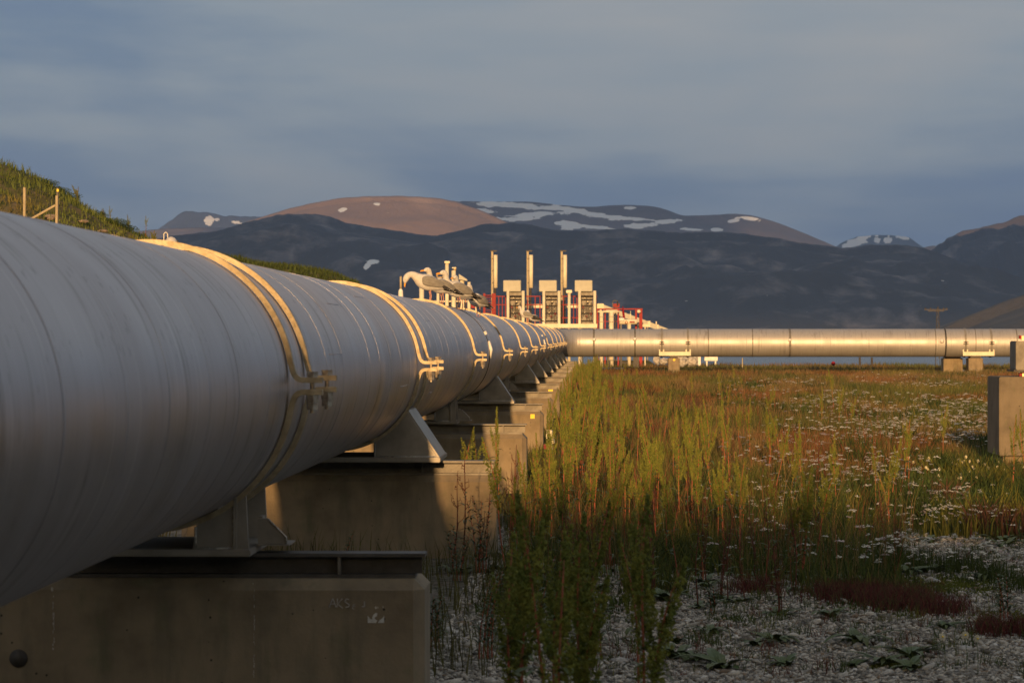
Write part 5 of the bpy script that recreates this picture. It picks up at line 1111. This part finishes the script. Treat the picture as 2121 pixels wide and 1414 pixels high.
# broad-leaved green herbs
def herb(seed, h, n, name='willowherb'):
    r_ = random.Random(seed); rt = empty(name, (0, 0, 0)); lf = MB(); st = MB()
    for s_ in range(n):
        lx, ly = r_.uniform(-.2, .2)*h, r_.uniform(-.2, .2)*h; hh = h*r_.uniform(.75, 1)
        P = lambda u: Vector((lx*u*u+(s_-n/2)*.025, ly*u*u, hh*u)); st.tube([P(u) for u in np.linspace(0, 1, 8)], [.005*(1-.7*u) for u in np.linspace(0, 1, 8)], 5)
        for q in range(26):
            u = .15+.85*q/26; leafmesh(lf, P(u), q*2.4+r_.uniform(-.3, .3), r_.uniform(.07, .13)*(1.15-.75*u), .011, r_.uniform(.8, 1.8), .1, 5)
    st.build('stems', M['stemred'], rt, world=False); lf.build('leaves', M['leaf2'], rt, world=False); return rt
for sd_, px, py, d, n, lab in ((1, 1000, 1000, 24.2, 4, 'dark leafy willowherb against the right end of the second support'), (2, 715, 1072, 24.5, 1, 'small green shoot between the first two supports, under the pipe'), (3, 1120, 1150, 19, 3, 'dark leafy herb on the gravel behind the nearest docks'), (4, 950, 1080, 23.6, 3, 'low leafy herb at the foot of the second support'), (5, 905, 1230, 18.6, 3, 'leafy herb on the gravel touching the nearest concrete support'), (6, 1010, 1180, 18, 4, 'dark leafy herb left of the nearest tall docks'), (7, 1240, 1180, 18.2, 3, 'dark leafy herb between the nearest docks, low in front'), (8, 1480, 1200, 21, 2, 'leafy herb alone on the open gravel in the middle'), (9, 2080, 1180, 20.5, 3, 'spindly herb on the gravel near the right edge')):
    p = at(px, py, d); o = herb(sd_, max(.2, p.z), n); o.location = (p.x, d, 0); tag(o, lab, 'herb', 'leafy herbs')
    if px == 715: o.location.z = 0; 
# rosettes of broad leaves lying on the gravel
def rosette(seed):
    r_ = random.Random(seed); lf = MB()
    for q in range(16): leafmesh(lf, (r_.uniform(-.03, .03), r_.uniform(-.03, .03), 0), r_.uniform(0, 6.28), r_.uniform(.12, .3), r_.uniform(.022, .04), r_.uniform(.9, 1.7), .15)
    o = lf.build('dock_rosette', M['leaf'], None); return o
ros = [rosette(k) for k in range(4)]; ur = set()
for k in range(60):
    p = ros[k % 4]; o = p if k < 4 else p.copy()
    if k >= 4: COL.objects.link(o)
    d = rr.uniform(17.5, 33) if k > 3 else 19+k; X = rr.uniform(-.6, .15*d) if k % 3 else rr.uniform(-.6, 1.6)
    o.location = (X, d, float(groundz(np.array([X]), np.array([d]))[0])); o.rotation_euler.z = rr.uniform(0, 6.28); s_ = rr.uniform(.5, 1.1); o.scale = (s_,)*3
    tag(o, 'low rosette of broad green leaves lying on the gravel', 'rosette', 'leaf rosettes on the gravel')
# ---------------- vegetation of the banks
r = np.random.default_rng(91)
X = r.uniform(-40, -9.5, 150000); Y = r.uniform(56, 128, 150000); s9 = X*90/Y; k = (s9 > -19.5) & (s9 < -9.8); X, Y = X[k], Y[k]
Zh = hillh(X, Y)-.12; p1 = fbm(X*.5, Y*.12, 3, 51); up = sst(4.0, 6.0, Zh)
c = (GREEN*1.15+YG*.35)*(1-sst(.45, .62, p1)[:, None])+(YG*.6+BRN*.7)*sst(.45, .62, p1)[:, None]; c = c*(1-.35*up[:, None])+np.array([.04, .065, .018])*.35*up[:, None]; c = c*r.uniform(.55, 1.4, (len(X), 1))
H = (.05+.14*r.random(len(X))**2)*(1+.5*up); blades('bank_grass', X, Y, Zh, H, np.full(len(X), .03), c, .5, seed=92)
X = r.uniform(-26, -9, 60000); Y = r.uniform(122, 165, 60000); k = hillh(X, Y) > .4; X, Y = X[k], Y[k]; Zh = hillh(X, Y)-.12
blades('bank_grass', X, Y, Zh, .1+.25*r.random(len(X)), np.full(len(X), .045), GREEN*.85*r.uniform(.55, 1.5, (len(X), 1)), .5, seed=93)
# leafy scrub at the top of the bank: every clump its own shrub
def shrub(seed):
    r_ = np.random.default_rng(seed); n = 2600; d = r_.normal(0, 1, (n, 3)); d /= np.linalg.norm(d, axis=1)[:, None]; q = r_.random((n, 1))**.4
    lump = (.75+.5*fbm(d[:, 0]*2.2+5, d[:, 1]*2.2+d[:, 2]*2, 3, seed))[:, None]; c = d*q*lump*np.array([.75, .75, .6])+np.array([0, 0, .42]); c[:, 2] = np.abs(c[:, 2])
    e1 = r_.normal(0, 1, (n, 3)); e1 /= np.linalg.norm(e1, axis=1)[:, None]; e2 = np.cross(e1, r_.normal(0, 1, (n, 3))); e2 /= np.linalg.norm(e2, axis=1)[:, None]; s_ = r_.uniform(.025, .05, (n, 1))
    V = np.stack([c-e1*s_, c+e2*s_*.5, c+e1*s_, c-e2*s_*.5], 1).reshape(-1, 3); i = np.arange(n)*4
    col = np.repeat(np.array([.07, .105, .026])*r_.uniform(.6, 1.5, (n, 1)), 4, 0); return sheet('shrub', V, [np.stack([i, i+1, i+2, i+3], 1)], M['blade'], col)
sh = [shrub(k) for k in range(4)]; rr = random.Random(8)
sp_ = []
for k in range(60):
    Yk = rr.uniform(84, 104); s9 = rr.uniform(-19.3, -16.2) if k % 3 else rr.uniform(-16.4, -13.2); sp_.append((s9*Yk/90, Yk))
for k in range(16): Yk = rr.uniform(138, 148); sp_.append((rr.uniform(-18, -10.8)*Yk/140, Yk))
for k, (X, Yk) in enumerate(sp_):
    o = sh[k % 4] if k < 4 else sh[k % 4].copy()
    if k >= 4: COL.objects.link(o)
    o.location = (X, Yk, float(hillh(np.array([X]), np.array([Yk]))[0])-.22); s_ = rr.uniform(.22, .5); o.scale = (s_*1.6, s_*1.6, s_*.5); o.rotation_euler.z = rr.uniform(0, 6.28)
    tag(o, 'leafy green shrub on the left grassy bank' if Yk < 120 else 'leafy green shrub on the low bank behind the pipe', 'shrub', 'shrubs on the near bank' if Yk < 120 else 'shrubs on the far bank')
# tall weed spikes along the falling skyline of the bank
for k in range(34):
    px = rr.uniform(150, 330); Yk = rr.uniform(86, 99); X = (px-VX)*Yk/FPX; z = float(hillh(np.array([X]), np.array([Yk]))[0])-.15
    o = copy_tree(rr.choice(GEN[:3])); o.location = (X, Yk, z); s_ = rr.uniform(.3, .75); o.scale = (1, 1, s_); o.rotation_euler.z = rr.uniform(0, 6.28); 
    if 'h' in o: del o['h']
    tag(o, 'tall weed spike on the skyline of the grassy bank', 'weed', 'weeds on the bank')
for k in range(14):
    px = rr.choice((100, 125, 135, 150, 165, 190, 205, 230))+rr.uniform(-12, 12); Yk = rr.uniform(74, 80); X = (px-VX)*Yk/FPX; z = float(hillh(np.array([X]), np.array([Yk]))[0])
    rk = rockm('boulder', px, 0, Yk, rr.uniform(.06, .15), rr.uniform(.03, .06), simple('pinkish_rock', (.26, .2, .16), (.16, .13, .1), 6, .9) if k == 0 else bpy.data.materials['pinkish_rock'], 'pinkish stone showing through the grass of the bank', 'stones in the bank'); rk.location.z = z-.03
